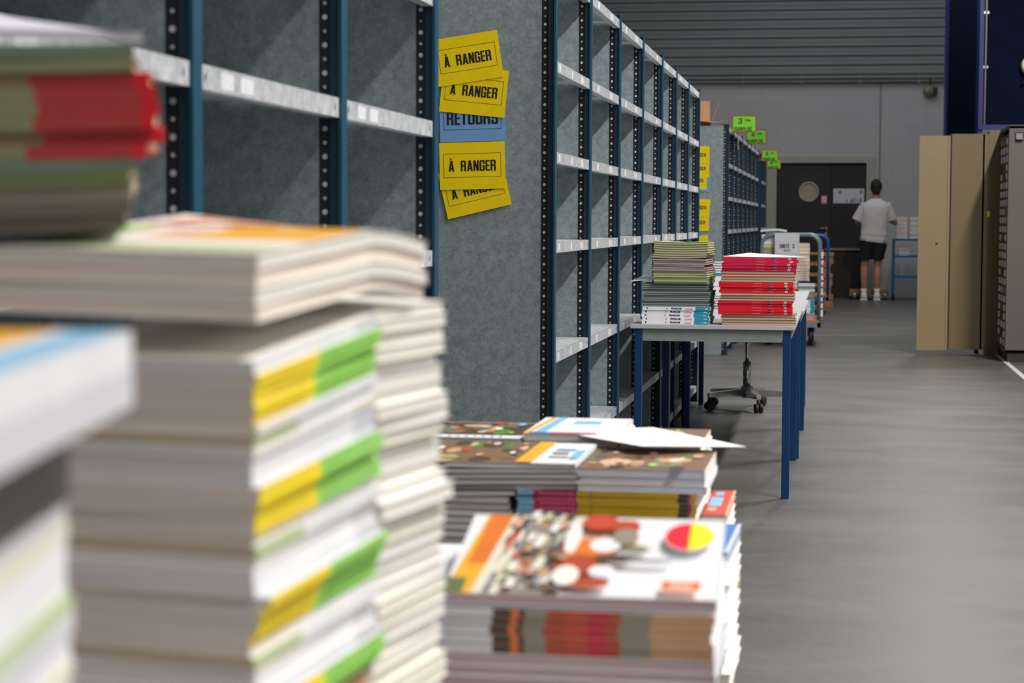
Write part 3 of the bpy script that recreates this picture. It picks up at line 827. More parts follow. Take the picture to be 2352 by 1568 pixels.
# bottom up so that the topmost bundle is yellow and green
order = []
acc = 0
i = 0
cyc = (['w1', 'g0', 'g1', 'g2', 'g1', 'g0', 'w0', 'w3', 'w2', 'w1'])
while acc < target - 0.006:
    c_ = cyc[i % len(cyc)]; order.append(c_); acc += (0.0064 if c_[0] == 'g' else WS[int(c_[1])][2] + 0.0002); i += 1
order = list(reversed(order))
rnd = random.Random(4)
for i, c_ in enumerate(order):
    if c_[0] == 'g': items.append((YG[int(c_[1])], 'small book with yellow and green spine', 0.004 + 0.004 * sin(i * 0.6), 0, (), 0.205))
    else: items.append((WS[int(c_[1])], 'small book with white spine', 0.0, 0, (), 0.205))
CR = radians(-9.4)
dC = Vector((sin(-CR), cos(-CR), 0)); nC = Vector((cos(-CR), -sin(-CR), 0))    # depth and right directions of the pile
cornerC = Vector((-0.371, 1.23, 0))
bc = cornerC + dC * 0.1025 - nC * 0.075
carton_under(bc.x, bc.y, 0.14, 0.19, 0.6855, 0.7995, CR, 'closed carton under the yellow-green book pile')
pile((bc.x, bc.y, 0.80), CR, items, 'the yellow-green pile', G1, 0.0025, 0.7, radians(3.0), radians(6), seed=11)
# pile behind it, page edges outwards
G2 = 'white books behind the blurred yellow and green pile'
DW = [book_mesh('dw%d' % k, 0.205, 0.15, tt, 'L', cc, 'page_cream', inset=0.0015, g=(lambda x, y, a=a: a * (1 - (x / 0.1) ** 2)), n=4) for k, (tt, cc, a) in
      enumerate(((0.009, 'ivory', 0.003), (0.012, 'white', 0.001), (0.010, 'cream', 0.002), (0.013, 'pale', 0.0)))]
items = []; acc = 0; i = 0
while acc < 1.064 - 0.74:
    k = (i * 7 + i // 3) % 4; items.append((DW[k], 'white-covered book, page edges outwards', 0.004 * sin(i * 0.9), 0, (), 0.15)); acc += DW[k][2] + 0.0002; i += 1
bd = cornerC + dC * (0.215 + 0.075) - nC * (0.1025 + 0.006)
carton_under(bd.x, bd.y, 0.19, 0.13, 0.6855, 0.7395, CR, 'closed carton under the blurred cream book pile')
pile((bd.x, bd.y, 0.74), CR, items, 'the blurred cream pile', G2, 0.004, 1.0, 0, 0, seed=12)
# thick drooping white books lying across both
GB = 'large white books lying across the blurred piles'


def gB(x, y):
    s_ = y + 0.1485; r_ = (x + 0.105) / 0.21
    up = 0.015 * (s_ / 0.19) if s_ < 0.19 else 0.015 - 0.010 * ((s_ - 0.19) / 0.107) ** 1.5
    upl = 0.022 * (s_ / 0.297) + 0.004
    return up * r_ + upl * (1 - r_)


cv_t = [(rect(0.0, 0.98, 0.02, 0.16), 'sage'), (rect(0.35, 0.7, 0.3, 0.5), 'skin'), (rect(0.1, 0.6, 0.62, 0.72), 'rust'), (rect(0.5, 0.98, 0.3, 0.62), 'amber'),
        (rect(0.1, 0.98, 0.75, 0.97), 'orange'), (rect(0.02, 0.2, 0.2, 0.6), 'lime'), (rect(0.3, 0.9, 0.78, 0.93), 'skin')]
BB = [book_mesh('bb%d' % k, 0.21, 0.297, tt, 'L', 'ivory', pg_, n=8, g=gB, tdec=(cv_t if k == 3 else ()), inset=0.001) for k, (tt, pg_) in
      enumerate(((0.011, 'page_tan'), (0.010, 'page_cream'), (0.012, 'page_tan'), (0.010, 'page_cream')))]
bb = cornerC + dC * 0.1485 - nC * 0.105 + nC * 0.002
z = 1.0695
for k in range(4):
    put_book(BB[k], (bb.x + 0.002 * (k % 2), bb.y, z), CR + radians((0.4, -0.5, 0.3, 0)[k]),
             ('bottom', 'second from bottom', 'third from bottom', 'colourful top')[k] + ' of four large limp books across the yellow-green pile', GB)
    z += BB[k][2] + 0.0003
zB = z
# upper left pile with the red block
GA = 'books in the blurred upper left pile'
def gA(x, y): return 0.003 * (x / 0.1) ** 2


def amk(key, cc, pg_, rd=False, dx=0):
    segs = [(0, 0.62, cc), (0.62, 0.95, 'dullred'), (0.95, 1, 'red')] if rd else [(0, 1, cc)]  # dullred has the front's shade put into it, corner left bright
    return book_mesh(key, 0.21, 0.28, 0.0094, 'F', 'red' if rd else cc, pg_, segs, g=gA, n=6)


AK = [amk('a0', 'dim', 'page_khaki'), amk('a1', 'stone', 'page_khaki'), amk('a2', 'olive', 'page_khaki'), amk('a3', 'olive', 'page_khaki', True), amk('a4', 'greygreen', 'page_khaki'), amk('a5', 'moss', 'page_khaki')]
items = []
for k_, d_ in (((0, 'dark brown book'), (0, 'dark brown book'), (1, 'grey-brown book'), (5, 'dull green book'), (4, 'grey-green book')) +
              ((3, 'olive book with a red end'),) * 6 + ((2, 'olive book'), (4, 'grey-green book'))):
    items.append((AK[k_], d_, 0.014 if k_ == 3 else (-0.004 if k_ < 2 else 0), 0, (), 0.28))
AR = radians(19)
pA = Vector((-0.470, 1.285, 0)) + Vector((-cos(AR), -sin(AR), 0)) * 0.105 + Vector((-sin(AR), cos(AR), 0)) * 0.14
o_, hA = pile((pA.x, pA.y, zB + 0.012), AR, items, 'the upper left pile', GA, 0.004, 1.2, radians(3), radians(3), seed=21)
# white curled magazine on top
mg = book_mesh('magtop', 0.21, 0.29, 0.006, 'B', 'lavender', 'page_white', n=6, g=lambda x, y: (0.022 - 0.12 * x) * ((y + 0.145) / 0.29))
put_book(mg, (pA.x, pA.y, zB + 0.014 + hA + 0.009), AR + 0.05, 'white curled magazine topmost on the blurred upper left pile', None, radians(3), name='magazine', cat='magazine')

# nearest pile in the lower left corner
GE = 'books in the nearest pile, lower left corner'
ER = radians(10.5)
dE = Vector((-sin(ER), cos(ER), 0)); nE = Vector((cos(ER), sin(ER), 0))
EW = [book_mesh('ew%d' % k, 0.21, 0.29, tt, 'R', cc, pg_, [(0, 1, sc_)], inset=0.001) for k, (tt, cc, pg_, sc_) in
      enumerate(((0.012, 'white', 'page_white', 'white'), (0.008, 'cream', 'page_cream', 'cream'), (0.010, 'pale', 'page_white', 'pale'), (0.007, 'sage', 'page_white', 'sage')))]
EB = book_mesh('eblack', 0.21, 0.29, 0.042, 'R', 'charcoal', 'page_grey', inset=0.001)
ET = [book_mesh('et%d' % k, 0.235, 0.30, 0.0165, 'R', 'white', 'page_white', [(0, 1, 'pale' if k == 0 else 'white')], inset=0.001,
                tdec=([(rect(0.7, 0.86, 0, 1), 'amber'), (rect(0.90, 0.99, 0, 1), 'sky')] if k == 1 else ())) for k in range(2)]
farE = Vector((-0.344, 0.85, 0)); items = []; acc = 0; i = 0
pe = [0, 2, 0, 1, 0, 2, 3, 0, 0, 1, 2, 3, 1]
while acc < 1.012 - 0.90:
    k = pe[i % len(pe)]; items.append((EW[k], ('white book', 'cream book', 'pale grey book', 'pale green book')[k], 0, 0, (), 0.29)); acc += EW[k][2] + 0.0002; i += 1
be = farE - dE * 0.145 - nE * 0.105
items.append((EB, 'charcoal black book', 0, 0, (), 0.29))
carton_under(be.x, be.y, 0.19, 0.27, 0.6855, 0.8935, ER, 'closed carton under the nearest book pile')
o_, hE = pile((be.x, be.y, 0.894), ER, items, 'the nearest pile', GE, 0.0015, 0.4, seed=31)
farT = Vector((-0.314, 0.853, 0)); be = farT - dE * 0.15 - nE * 0.1175
for k in range(2):
    put_book(ET[k], (be.x, be.y, 0.894 + hE + 0.0003 + k * 0.0168), ER + 0.004 * k, ('large white book directly on the black book in the lower left pile', 'large white book with orange and blue stripes, topmost in the lower left pile')[k], GE)

# ---------------------------------------------------------------- pile with the red and yellow dot (foreground centre)
GD = 'books in the blurred front pile with the dot cover'
rnd = random.Random(8)
art = [([(0.0, 0.0), (0.10, 0.0), (0.16, 1.0), (0.06, 1.0)], 'amber'), ([(0.05, 0.35), (0.12, 0.35), (0.16, 1.0), (0.07, 1.0)], 'orange'), (rect(0.0, 0.07, 0.0, 0.18), 'moss'), ([(0.10, 0.0), (0.44, 0.0), (0.46, 1.0), (0.16, 1.0)], 'cream'), ([(0.20, 0.0), (0.42, 0.0), (0.44, 0.9), (0.22, 0.9)], 'stone'),
       ([(0.42, 0.55), (0.68, 0.62), (0.66, 0.97), (0.44, 0.97)], 'skin')]
for k in range(110):
    u = 0.15 + rnd.random() * 0.27; v = rnd.random() * 0.93; du = 0.008 + rnd.random() * 0.03; dv = 0.03 + rnd.random() * 0.13
    art.append(([(u, v), (u + du, v), (u + du + 0.01, min(1, v + dv)), (u + 0.01, min(1, v + dv))], rnd.choice(['cream', 'tan', 'brown', 'ivory', 'sage', 'grey', 'skin', 'charcoal', 'brick', 'white'])))
for (cu, cv_, ru, rv, c_) in ((0.52, 0.85, 0.07, 0.10, 'brick'), (0.62, 0.80, 0.06, 0.08, 'rust'), (0.50, 0.48, 0.10, 0.14, 'orange'), (0.48, 0.30, 0.07, 0.12, 'rust'), (0.56, 0.55, 0.06, 0.09, 'white'),
                              (0.60, 0.38, 0.08, 0.05, 'darkbrown'), (0.63, 0.66, 0.05, 0.10, 'stone'), (0.68, 0.50, 0.05, 0.05, 'olive'), (0.52, 0.08, 0.09, 0.06, 'rust'), (0.44, 0.16, 0.05, 0.12, 'ivory'),
                              (0.74, 0.36, 0.09, 0.025, 'grey'), (0.57, 0.22, 0.05, 0.07, 'white'), (0.43, 0.62, 0.03, 0.2, 'ivory')):
    art.append((ellipse(cu, cv_, ru, rv), c_))
art += [(ellipse(0.875, 0.68, 0.097, 0.185), 'white'), (ellipse(0.875, 0.68, 0.093, 0.175, 20, pi / 2, 3 * pi / 2), 'scarlet'), (ellipse(0.875, 0.68, 0.093, 0.175, 20, -pi / 2, pi / 2), 'lemon'),
        (rect(0.80, 0.94, 0.02, 0.12), 'orange'), (rect(0.83, 0.91, 0.04, 0.10), 'skin')]
ctop = book_mesh('dotcover', 0.262, 0.20, 0.012, 'R', 'white', 'page_mauve', tdec=art)
cin = [book_mesh('dotin%d' % k, 0.297, 0.20, tt, 'R', 'white', 'page_mauve') for k, tt in enumerate((0.012, 0.010))]
sp = [(0, 0.285, 'pale'), (0.285, 0.345, 'darkbrown'), (0.345, 0.37, 'orange'), (0.37, 0.39, 'darkbrown'), (0.39, 0.46, 'stone'), (0.46, 0.53, 'rust'), (0.53, 0.60, 'brick'),
      (0.60, 0.66, 'crimson'), (0.66, 0.70, 'rust'), (0.70, 0.80, 'stone'), (0.80, 1.0, 'tan')]
cph = book_mesh('dotspine', 0.297, 0.20, 0.0088, 'F', 'white', 'page_mauve', sp, [(rect(0.0, 1.0, 0.0, 0.10), 'stone')])
items = [(cin[k % 2], 'book with mauve page edges', 0, 0, (), 0.20) for k in range(3)]
items += [(cph, 'picture book with brown and red spine', 0.0, 0, (), 0.20)] * 5
z0 = 0.784 - 0.014 - 5 * 0.009 - 3 * 0.0113 - 0.003
carton_under(-0.262, 1.965, 0.29, 0.195, 0.686, z0 - 0.0002, 0, 'closed carton under the dot-cover book pile')if z0 - 0.686 > 0.02 else None
if z0 - 0.686 <= 0.02: z0 = 0.686
pile((-0.262, 1.962, z0), 0, items, 'the dot-cover pile', GD, 0.002, 0.5, 0, radians(6), seed=41)
zt = 0.686 + (z0 - 0.686) + 3 * 0.0113 + 5 * 0.009 + 0.003
T = Matrix.Rotation(radians(13.5), 3, 'X'); p = Vector((-0.244, 1.862, zt)) + T @ Vector((0, 0.10, 0))
put_book(ctop, p, radians(1.0), 'picture-covered book with a red and yellow dot, topmost on the blurred front pile', GD, radians(13.5))
# white book peeping out behind its left side
ws2 = book_mesh('whitepeep', 0.16, 0.22, 0.014, 'F', 'white', 'page_white')
carton_under(-0.50, 2.50, 0.15, 0.2, 0.1445, 0.63, 0, 'closed carton standing under the small white books')
items = [(ws2, 'white book', 0, 0, (), 0.22)] * 5
pile((-0.50, 2.50, 0.6303), 0, items, 'the short pile behind', 'white books behind the dot-cover pile', 0.003, 1, seed=43)

# ---------------------------------------------------------------- piles of history books on the pallet
GP = 'books in the piles with picture covers on the pallet'


def photo(seed, n=26, title=False, u0=0.0, u1=1.0):
    r = random.Random(seed); a = [(rect(u0, u1, 0.0, 1.0), 'brown')]
    if title: a = [(rect(0, 1, 0.16, 1.0), 'tan'), (rect(0.03, 0.97, 0.18, 0.97), 'darkbrown')]
    lo = 0.20 if title else 0.02
    for k in range(n):
        u = u0 + (0.06 + r.random() * 0.86) * (u1 - u0); v = lo + 0.04 + r.random() * (0.88 - lo)
        big = k < n * 0.6
        a.append((ellipse(u, v, (0.02 + r.random() * (0.12 if big else 0.03)) * (u1 - u0), (0.05 if big else 0.03) + r.random() * (0.12 if big else 0.08), 12),
                  r.choice(['moss', 'tan', 'brown', 'olive', 'darkbrown', 'stone', 'green', 'dim', 'skin'] if big else ['tan', 'skin', 'sky', 'cream', 'brick', 'ivory', 'darkbrown', 'lime'])))
    if title:
        a.append((rect(0, 1, 0, 0.155), 'white')); a.append((rect(0.05, 0.3, 0.05, 0.10), 'sky'))
        for j in range(7): a.append((rect(0.36 + j * 0.075, 0.375 + j * 0.075, 0.045, 0.11), 'navy'))
    return a


pg4 = book_mesh('hist_plain', 0.27, 0.29, 0.0088, 'L', 'charcoal', 'page_grey', n=4, ct=0.0005, g=lambda x, y: 0.003 * (x / 0.13))
pgR = book_mesh('hist_r', 0.205, 0.29, 0.012, 'R', 'ivory', 'page_grey', ct=0.0004)
hb2 = book_mesh('hist_base2', 0.25, 0.29, 0.011, 'R', 'grey', 'page_grey', ct=0.0005)
hb = book_mesh('hist_base', 0.25, 0.29, 0.011, 'R', 'charcoal', 'page_grey')
wy = book_mesh('yellow_spine', 0.288, 0.22, 0.0076, 'F', 'white', 'page_white', [(0, 0.012, 'black'), (0.012, 0.10, 'sky'), (0.10, 0.345, 'magenta'), (0.345, 0.90, 'mustard'), (0.90, 0.955, 'darkbrown'), (0.955, 0.97, 'magenta'), (0.97, 1, 'mustard')],
               [(rect(0.135 + 0.022 * j, 0.150 + 0.022 * j, 0.3, 0.62), 'pink') for j in range(9)] + [(rect(0.42, 0.425, 0, 1), 'olive'), (rect(0.0, 1.0, 0.0, 0.07), 'olive')])
wtop_l = book_mesh('cover_front_left', 0.27, 0.29, 0.0088, 'R', 'white', 'page_grey', tdec=photo(3, 26, False, 0.0, 0.64) + [(rect(0.64, 0.74, 0, 1), 'amber'),
                   (rect(0.80, 0.92, 0.25, 0.30), 'grey'), (rect(0.80, 0.90, 0.42, 0.5), 'grey'), (rect(0.80, 0.92, 0.60, 0.66), 'sky'), (rect(0.93, 0.985, 0.2, 0.6), 'sky')])
wtop_r = book_mesh('cover_front_right', 0.205, 0.29, 0.012, 'R', 'ivory', 'page_grey', tdec=photo(4, 30), ct=0.0004)
ZP = 0.144
# front left pile
xL = -0.542
zb = 0.53
carton_under(-0.635, 3.25, 0.24, 0.28, ZP + 0.0003, zb, 0, 'closed carton under the front left picture-book pile')
items = [(hb, 'charcoal book, grey page edges', 0, 0, (), 0.29)] * 6 + [(hb2, 'grey book, grey page edges', 0, 0, (), 0.29)] * 9
o_, h1 = pile((-0.638, 3.25, zb + 0.0003), 0, items, 'the lower front-left pile', GP, 0.003, 0.5, seed=51)
zz = zb + h1 + 0.0005
zl = 0.749 - 0.0090 * 6
carton_h = zl - zz
items = [(pg4, 'wide book with grey page edges', 0, 0, (), 0.29)] * 5 + [(wtop_l, 'book with orange-white panelled photo cover', 0, 0, (), 0.29)]
pile((xL, 3.25, zz + 0.0003), radians(0.5), items, 'the front-left pallet pile', GP, 0.003, 0.6, seed=52)
# front right pile
zb = 0.60
carton_under(-0.36, 3.22, 0.285, 0.21, ZP + 0.0003, zb, 0, 'closed carton under the front right picture-book pile')
hr = book_mesh('hist_br', 0.29, 0.22, 0.0115, 'R', 'ivory', 'page_grey', ct=0.0004)
nb = int((0.681 - zb) / 0.0117)
items = [(hr, 'book with grey page edges', 0, 0, (), 0.22)] * nb + [(wy, 'book with blue, pink and yellow spine', 0, 0, (), 0.22)] * 5
o_, h2 = pile((-0.362, 3.215, zb + 0.0003), 0, items, 'the lower front-right pile', GP, 0.002, 0.4, seed=53)
zz2 = zb + h2 + 0.0006
items = [(pgR, 'thick book with grey page edges', 0, 0, (), 0.29)] * 2 + [(wtop_r, 'thick book with a dark photo cover', 0, 0, (), 0.29)]
pile((-0.308, 3.25, zz2), 0, items, 'the front-right pallet pile', GP, 0.003, 0.5, seed=54)
zft = zz2 + 0.0366
# rear row
bt = book_mesh('cover_rear', 0.205, 0.29, 0.012, 'R', 'white', 'page_grey', tdec=photo(6, 34, True))
bt2 = book_mesh('cover_rear_white', 0.205, 0.29, 0.012, 'R', 'white', 'page_grey', tdec=[([(0, 0), (0.06, 0), (0.12, 1), (0.06, 1)], 'amber'), ([(0.10, 0.1), (0.22, 0.1), (0.24, 1), (0.14, 1)], 'sky'),
                                                                                       (rect(0.4, 0.7, 0.6, 0.8), 'sky'), (rect(0.05, 0.3, 0.0, 0.09), 'blue'), (rect(0.3, 0.9, 0.0, 0.09), 'magenta')])
wtop_rr = book_mesh('cover_rear_right', 0.142, 0.29, 0.012, 'R', 'ivory', 'page_grey', tdec=photo(5, 22), ct=0.0004)
pgRR = book_mesh('hist_rr', 0.142, 0.29, 0.012, 'R', 'ivory', 'page_grey', ct=0.0004)
for xx, tp, nm, col_, hh, carton_lab in ((-0.655, bt, 'left', 'with a framed picture cover', 0.744, 'left'), (-0.464, bt2, 'middle', 'with a white, orange and blue cover', 0.753, 'middle'), (-0.307, wtop_rr, 'right', 'with a dark photo cover', 0.744, 'right')):
    W_ = dict(left=0.20, middle=0.15, right=0.14)[nm]
    carton_under(xx, 3.585, W_ - 0.03, 0.27, ZP + 0.0003, 0.60 if nm == 'right' else 0.69, 0, f'closed carton under the rear {carton_lab} picture-book pile')
    zq = 0.60 if nm == 'right' else 0.69; kk = int((hh - zq) / 0.0122)
    pp = pgR if nm == 'left' else pgRR if nm == 'right' else book_mesh('hist_m', 0.165, 0.29, 0.012, 'R', 'ivory', 'page_grey', ct=0.0004)
    if nm == 'middle':
        tp = book_mesh('cover_rear_white2', 0.165, 0.29, 0.012, 'R', 'white', 'page_grey', tdec=[([(0, 0), (0.06, 0), (0.14, 1), (0.08, 1)], 'amber'), ([(0.10, 0.1), (0.22, 0.1), (0.26, 1), (0.16, 1)], 'sky'),
                       (rect(0.4, 0.7, 0.6, 0.8), 'sky'), (rect(0.05, 0.3, 0.0, 0.09), 'blue'), (rect(0.3, 0.98, 0.0, 0.09), 'magenta')])
    items = [(pp, 'book with grey page edges', 0, 0, (), 0.29)] * kk + [(tp, 'book ' + col_, 0, 0, (), 0.29)]
    pile((xx, 3.585, zq + 0.0003), 0, items, f'the rear {nm} pallet pile', GP, 0.002, 0.3, seed=60 + kk)
# white loose sheets across the rear right books
b = MB()
P = [(-0.504, 3.508, 0.7605), (-0.335, 3.617, 0.759), (-0.154, 3.395, 0.752), (-0.323, 3.286, 0.7615)]
nxs = 8; vs = []
for j in range(nxs + 1):
    for i in range(nxs + 1):
        u, v = i / nxs, j / nxs
        p = Vector(P[0]) * (1 - u) * (1 - v) + Vector(P[1]) * (1 - u) * v + Vector(P[3]) * u * (1 - v) + Vector(P[2]) * u * v
        p.z += 0.006 * sin(pi * u) * sin(pi * v); vs.append(tuple(p))
n_ = (nxs + 1) ** 2
vs += [(x, y, z + 0.0012) for x, y, z in vs]
fs = []
for j in range(nxs):
    for i in range(nxs):
        q = (j * (nxs + 1) + i, j * (nxs + 1) + i + 1, (j + 1) * (nxs + 1) + i + 1, (j + 1) * (nxs + 1) + i)
        fs += [q, tuple(n_ + k for k in reversed(q))]
b.add(vs, fs, 'paper')
tag(b.build('paper_sheet'), 'loose white sheets with a pointed corner lying on the rear picture-book piles', 'paper')
# low piles sticking out on the right
rb = book_mesh('red_cover', 0.10, 0.29, 0.010, 'L', 'brick', 'page_cream', tdec=[(rect(0.2, 0.65, 0.35, 0.7), 'sky'), (rect(0.3, 0.6, 0.78, 0.92), 'sky'), (rect(0.25, 0.7, 0.02, 0.3), 'brick'), (ellipse(0.3, 0.22, 0.1, 0.06), 'skin'), (rect(0.93, 1, 0, 1), 'skin'), (rect(0.62, 0.72, 0.1, 0.5), 'blue')])
bl = book_mesh('blue_cover', 0.12, 0.27, 0.010, 'L', 'blue', 'page_cream', tdec=[(rect(0.45, 0.6, 0.5, 0.95), 'sky'), (ellipse(0.6, 0.6, 0.1, 0.12), 'brick'), (rect(0.95, 1, 0, 1), 'pale')])
rp = book_mesh('side_plain', 0.11, 0.27, 0.018, 'L', 'white', 'page_cream')
carton_under(-0.210, 2.93, 0.09, 0.25, ZP + 0.0003, 0.46, 0, 'closed carton under the blue-covered book at the pallet edge')
items = [(rp, 'narrow white book', 0.002 * (k % 2), 0, (), 0.27) for k in range(11)] + [(bl, 'blue-covered book', 0, 0, (), 0.27)]
pile((-0.205, 2.93, 0.4603), radians(-1), items, 'the low blue pile', 'books in the low narrow pile beside the picture books', 0.003, 0.8, seed=71)
rp2 = book_mesh('side_plain2', 0.036, 0.29, 0.0125, 'L', 'white', 'page_cream')
rb = book_mesh('red_cover2', 0.040, 0.29, 0.010, 'L', 'brick', 'page_cream', tdec=[(rect(0.1, 0.6, 0.35, 0.7), 'sky'), (rect(0.2, 0.55, 0.78, 0.92), 'sky'), (ellipse(0.3, 0.22, 0.2, 0.06), 'skin'), (rect(0.9, 1, 0, 1), 'skin')])
carton_under(-0.187, 3.25, 0.034, 0.27, ZP + 0.0003, 0.54, 0, 'slim carton under the red-covered book at the pallet edge')
items = [(rp2, 'narrow white book', 0, 0, (), 0.29)] * 10 + [(rb, 'red and light blue covered book', 0, 0, (), 0.29)]
pile((-0.190, 3.25, 0.5403), 0, items, 'the low red pile', 'books in the low narrow pile beside the picture books', 0.0005, 0.3, seed=72)


# ---------------------------------------------------------------- trolleys
def trolley(X0, X1, Y0, Y1, deck, top, mm, label, wheel_r=0.085):
    t = empty('platform_trolley', ((X0 + X1) / 2, (Y0 + Y1) / 2, 0), 0, label, 'trolley')
    w2 = (X1 - X0) / 2; d2 = (Y1 - Y0) / 2
    b = MB(); b.box(-w2 + 0.01, w2 - 0.01, -d2, d2, deck - 0.02, deck, 'wood'); b.build('deck_board', t)
    b = MB(); b.box(-w2, w2, -d2, -d2 + 0.03, deck - 0.065, deck - 0.02, mm); b.box(-w2, w2, d2 - 0.03, d2, deck - 0.065, deck - 0.02, mm)
    b.box(-w2, -w2 + 0.03, -d2, d2, deck - 0.065, deck - 0.02, mm); b.box(w2 - 0.03, w2, -d2, d2, deck - 0.065, deck - 0.02, mm); b.build('frame', t)
    for sy in (-1, 1):
        b = MB(); y = sy * (d2 - 0.02); r = 0.10; pts = [(-w2 + 0.018, y, deck - 0.02), (-w2 + 0.018, y, top - r)]
        for k in range(1, 7): a = pi - k * pi / 12; pts.append((-w2 + 0.018 + r + r * cos(a), y, top - r + r * sin(a)))
        for k in range(0, 7): a = pi / 2 - k * pi / 12; pts.append((w2 - 0.018 - r + r * cos(a), y, top - r + r * sin(a)))
        pts.append((w2 - 0.018, y, deck - 0.02)); b.tube(pts, 0.017, mm, 10); b.build('handle_bar', t)
    for sx in (-1, 1):
        for sy in (-1, 1):
            x, y = sx * (w2 - 0.09), sy * (d2 - 0.12); b = MB()
            b.tube([(x - 0.02, y, wheel_r), (x + 0.02, y, wheel_r)], wheel_r, 'rubber', 24); wl = b.build('wheel', t)
            b = MB(); b.box(x - 0.03, x - 0.022, y - 0.02, y + 0.03, wheel_r, deck - 0.06, mm); b.box(x + 0.022, x + 0.03, y - 0.02, y + 0.03, wheel_r, deck - 0.06, mm); b.build('fork', wl)
    return t


trolley(-0.742, -0.178, 18.5, 19.45, 0.235, 1.02, 'trolley_steel', 'grey-blue platform trolley loaded with books, bearing the UNITE 3 sign')
trolley(-0.70, -0.145, 24.9, 25.95, 0.235, 0.975, 'trolley_blue', 'blue platform trolley standing behind the one with the UNITE 3 sign')
t = empty('trolley_sign', (-0.492, 18.485, 0.892), 0, 'white card reading UNITE 3 hung on the trolley handle', 'sign')
b = MB(); b.box(-0.112, 0.112, -0.001, 0.001, -0.075, 0.145, 'pale'); b.build('card', t)
b = MB()
for (x0, x1, z0, z1) in ((-0.104, 0.104, 0.066, 0.0675), (-0.104, 0.104, -0.045, -0.0435), (-0.104, -0.1025, -0.045, 0.0675), (0.1025, 0.104, -0.045, 0.0675)):
    b.box(x0, x1, -0.0014, -0.001, z0, z1, 'ink')
b.build('border', t)
mk('lettering', block_text('UNITÉ  3', 0.135, 0.040, 'ink'), t).location = (0, -0.0015, 0.025)
mk('small_lettering', text_mesh('ENVOI', 0.015, 'ink', 0.05, 1.0), t).location = (0.0, -0.0015, -0.015)


def quick(key, W, L, t, side, cover, pages, segs=None, sdec=()):
    return book_mesh(key, W, L, t, side, cover, pages, segs, sdec, ct=0.0015)


q = dict(tan=quick('q_tan', 0.165, 0.22, 0.034, 'B', 'tan', 'page_tan'), tan2=quick('q_tan2', 0.165, 0.22, 0.022, 'B', 'stone', 'page_tan'),
         drk=quick('q_drk', 0.165, 0.22, 0.012, 'F', 'navy', 'page_white', [(0, 0.35, 'white'), (0.35, 0.45, 'blue'), (0.45, 1, 'navy')]),
         wh=quick('q_wh', 0.15, 0.21, 0.020, 'B', 'white', 'page_white'), gn=quick('q_gn', 0.15, 0.21, 0.014, 'B', 'greygreen', 'page_teal'),
         te=quick('q_te', 0.15, 0.21, 0.019, 'F', 'white', 'page_white', [(0, 0.75, 'white'), (0.75, 1, 'teal')]),
         pn=quick('q_pn', 0.15, 0.21, 0.016, 'B', 'pink', 'page_mauve'), lg=quick('q_lg', 0.2, 0.22, 0.013, 'B', 'moss', 'page_khaki'),
         ly=quick('q_ly', 0.2, 0.22, 0.013, 'B', 'lime', 'page_cream'), wl=quick('q_wl', 0.2, 0.22, 0.018, 'B', 'white', 'page_white'),
         mg=quick('q_mg', 0.05, 0.22, 0.02, 'F', 'magenta', 'page_white', [(0, 1, 'magenta')]), mw=quick('q_mw', 0.05, 0.22, 0.02, 'F', 'white', 'page_white'))
NM = dict(tan='thick book with beige page edges', tan2='book with beige page edges', drk='book with white and navy spine', wh='white-covered book', gn='grey-green book', te='white and turquoise book', pn='book with pink cover',
          lg='dull green workbook', ly='lime green workbook', wl='white workbook', mg='small magenta book', mw='small white book')


def qpile(x, y, z, seq, where, group, seed, rz=0.0):
    return pile((x, y, z), rz, [(q[s_], NM[s_], 0, 0, (), 0.22) for s_ in seq], where, group, 0.004, 1.2, seed=seed)


GT = 'books loaded on the trolleys'
qpile(-0.312, 18.64, 0.2355, ['pn'] * 4 + ['te'] * 6 + ['gn'] * 6 + ['wh'] + ['gn'] * 2 + ['wh'], 'the front trolley pile', GT, 81)
qpile(-0.375, 18.92, 0.2355, ['tan'] * 6 + ['tan2'] * 4 + ['drk'] * 5 + ['tan2'] * 5 + ['tan'] * 7, 'the tall beige trolley pile', GT, 82)
carton_under(-0.63, 18.66, 0.19, 0.21, 0.2355, 0.80, 0, 'closed carton on the sign trolley, under the left books')
qpile(-0.63, 18.66, 0.8003, ['lg'] * 8 + ['ly'] * 2 + ['wl'] * 5, 'the left trolley pile', GT, 83)
m2 = book_mesh('mag2', 0.24, 0.22, 0.02, 'L', 'white', 'page_white', g=lambda x, y: -0.012 * (x / 0.12) ** 2 + 0.012, n=6)
put_book(m2, (-0.62, 18.66, 1.045), 0.05, 'white curled magazine lying on the left pile of the sign trolley', GT, name='magazine', cat='magazine')
stuff_ = MB()


def qstuff(x, y, z, seq):
    r = random.Random(int(x * 1000 + z * 77))
    for s_ in seq:
        cvr, pgs, t_ = q[s_]
        xs = [v.co.x for v in cvr.vertices]; ys = [v.co.y for v in cvr.vertices]
        jx, jy = r.uniform(-.004, .004), r.uniform(-.004, .004)
        c0 = cvr.materials[0].name; p0 = pgs.materials[0].name
        X0, X1, Y0, Y1 = x + jx + min(xs), x + jx + max(xs), y + jy + min(ys), y + jy + max(ys)
        stuff_.box(X0, X1, Y0, Y1, z, z + 0.0015, c0); stuff_.box(X0, X1, Y0, Y1, z + t_ - 0.0015, z + t_, c0)
        fc = c0 if s_ in ('mg', 'mw') else p0
        stuff_.box(X0 + 0.002, X1 - 0.002, Y0 + 0.001, Y1, z + 0.0015, z + t_ - 0.0015, fc); z += t_ + 0.0002


qstuff(-0.188, 18.98, 0.2355, ['mg', 'mw', 'mw', 'mw', 'mg', 'mw', 'mw', 'mg', 'mw', 'mw'] * 3 + ['mw', 'mg'])
qstuff(-0.47, 25.2, 0.2355, ['tan', 'wh', 'tan2', 'wh'] * 6)

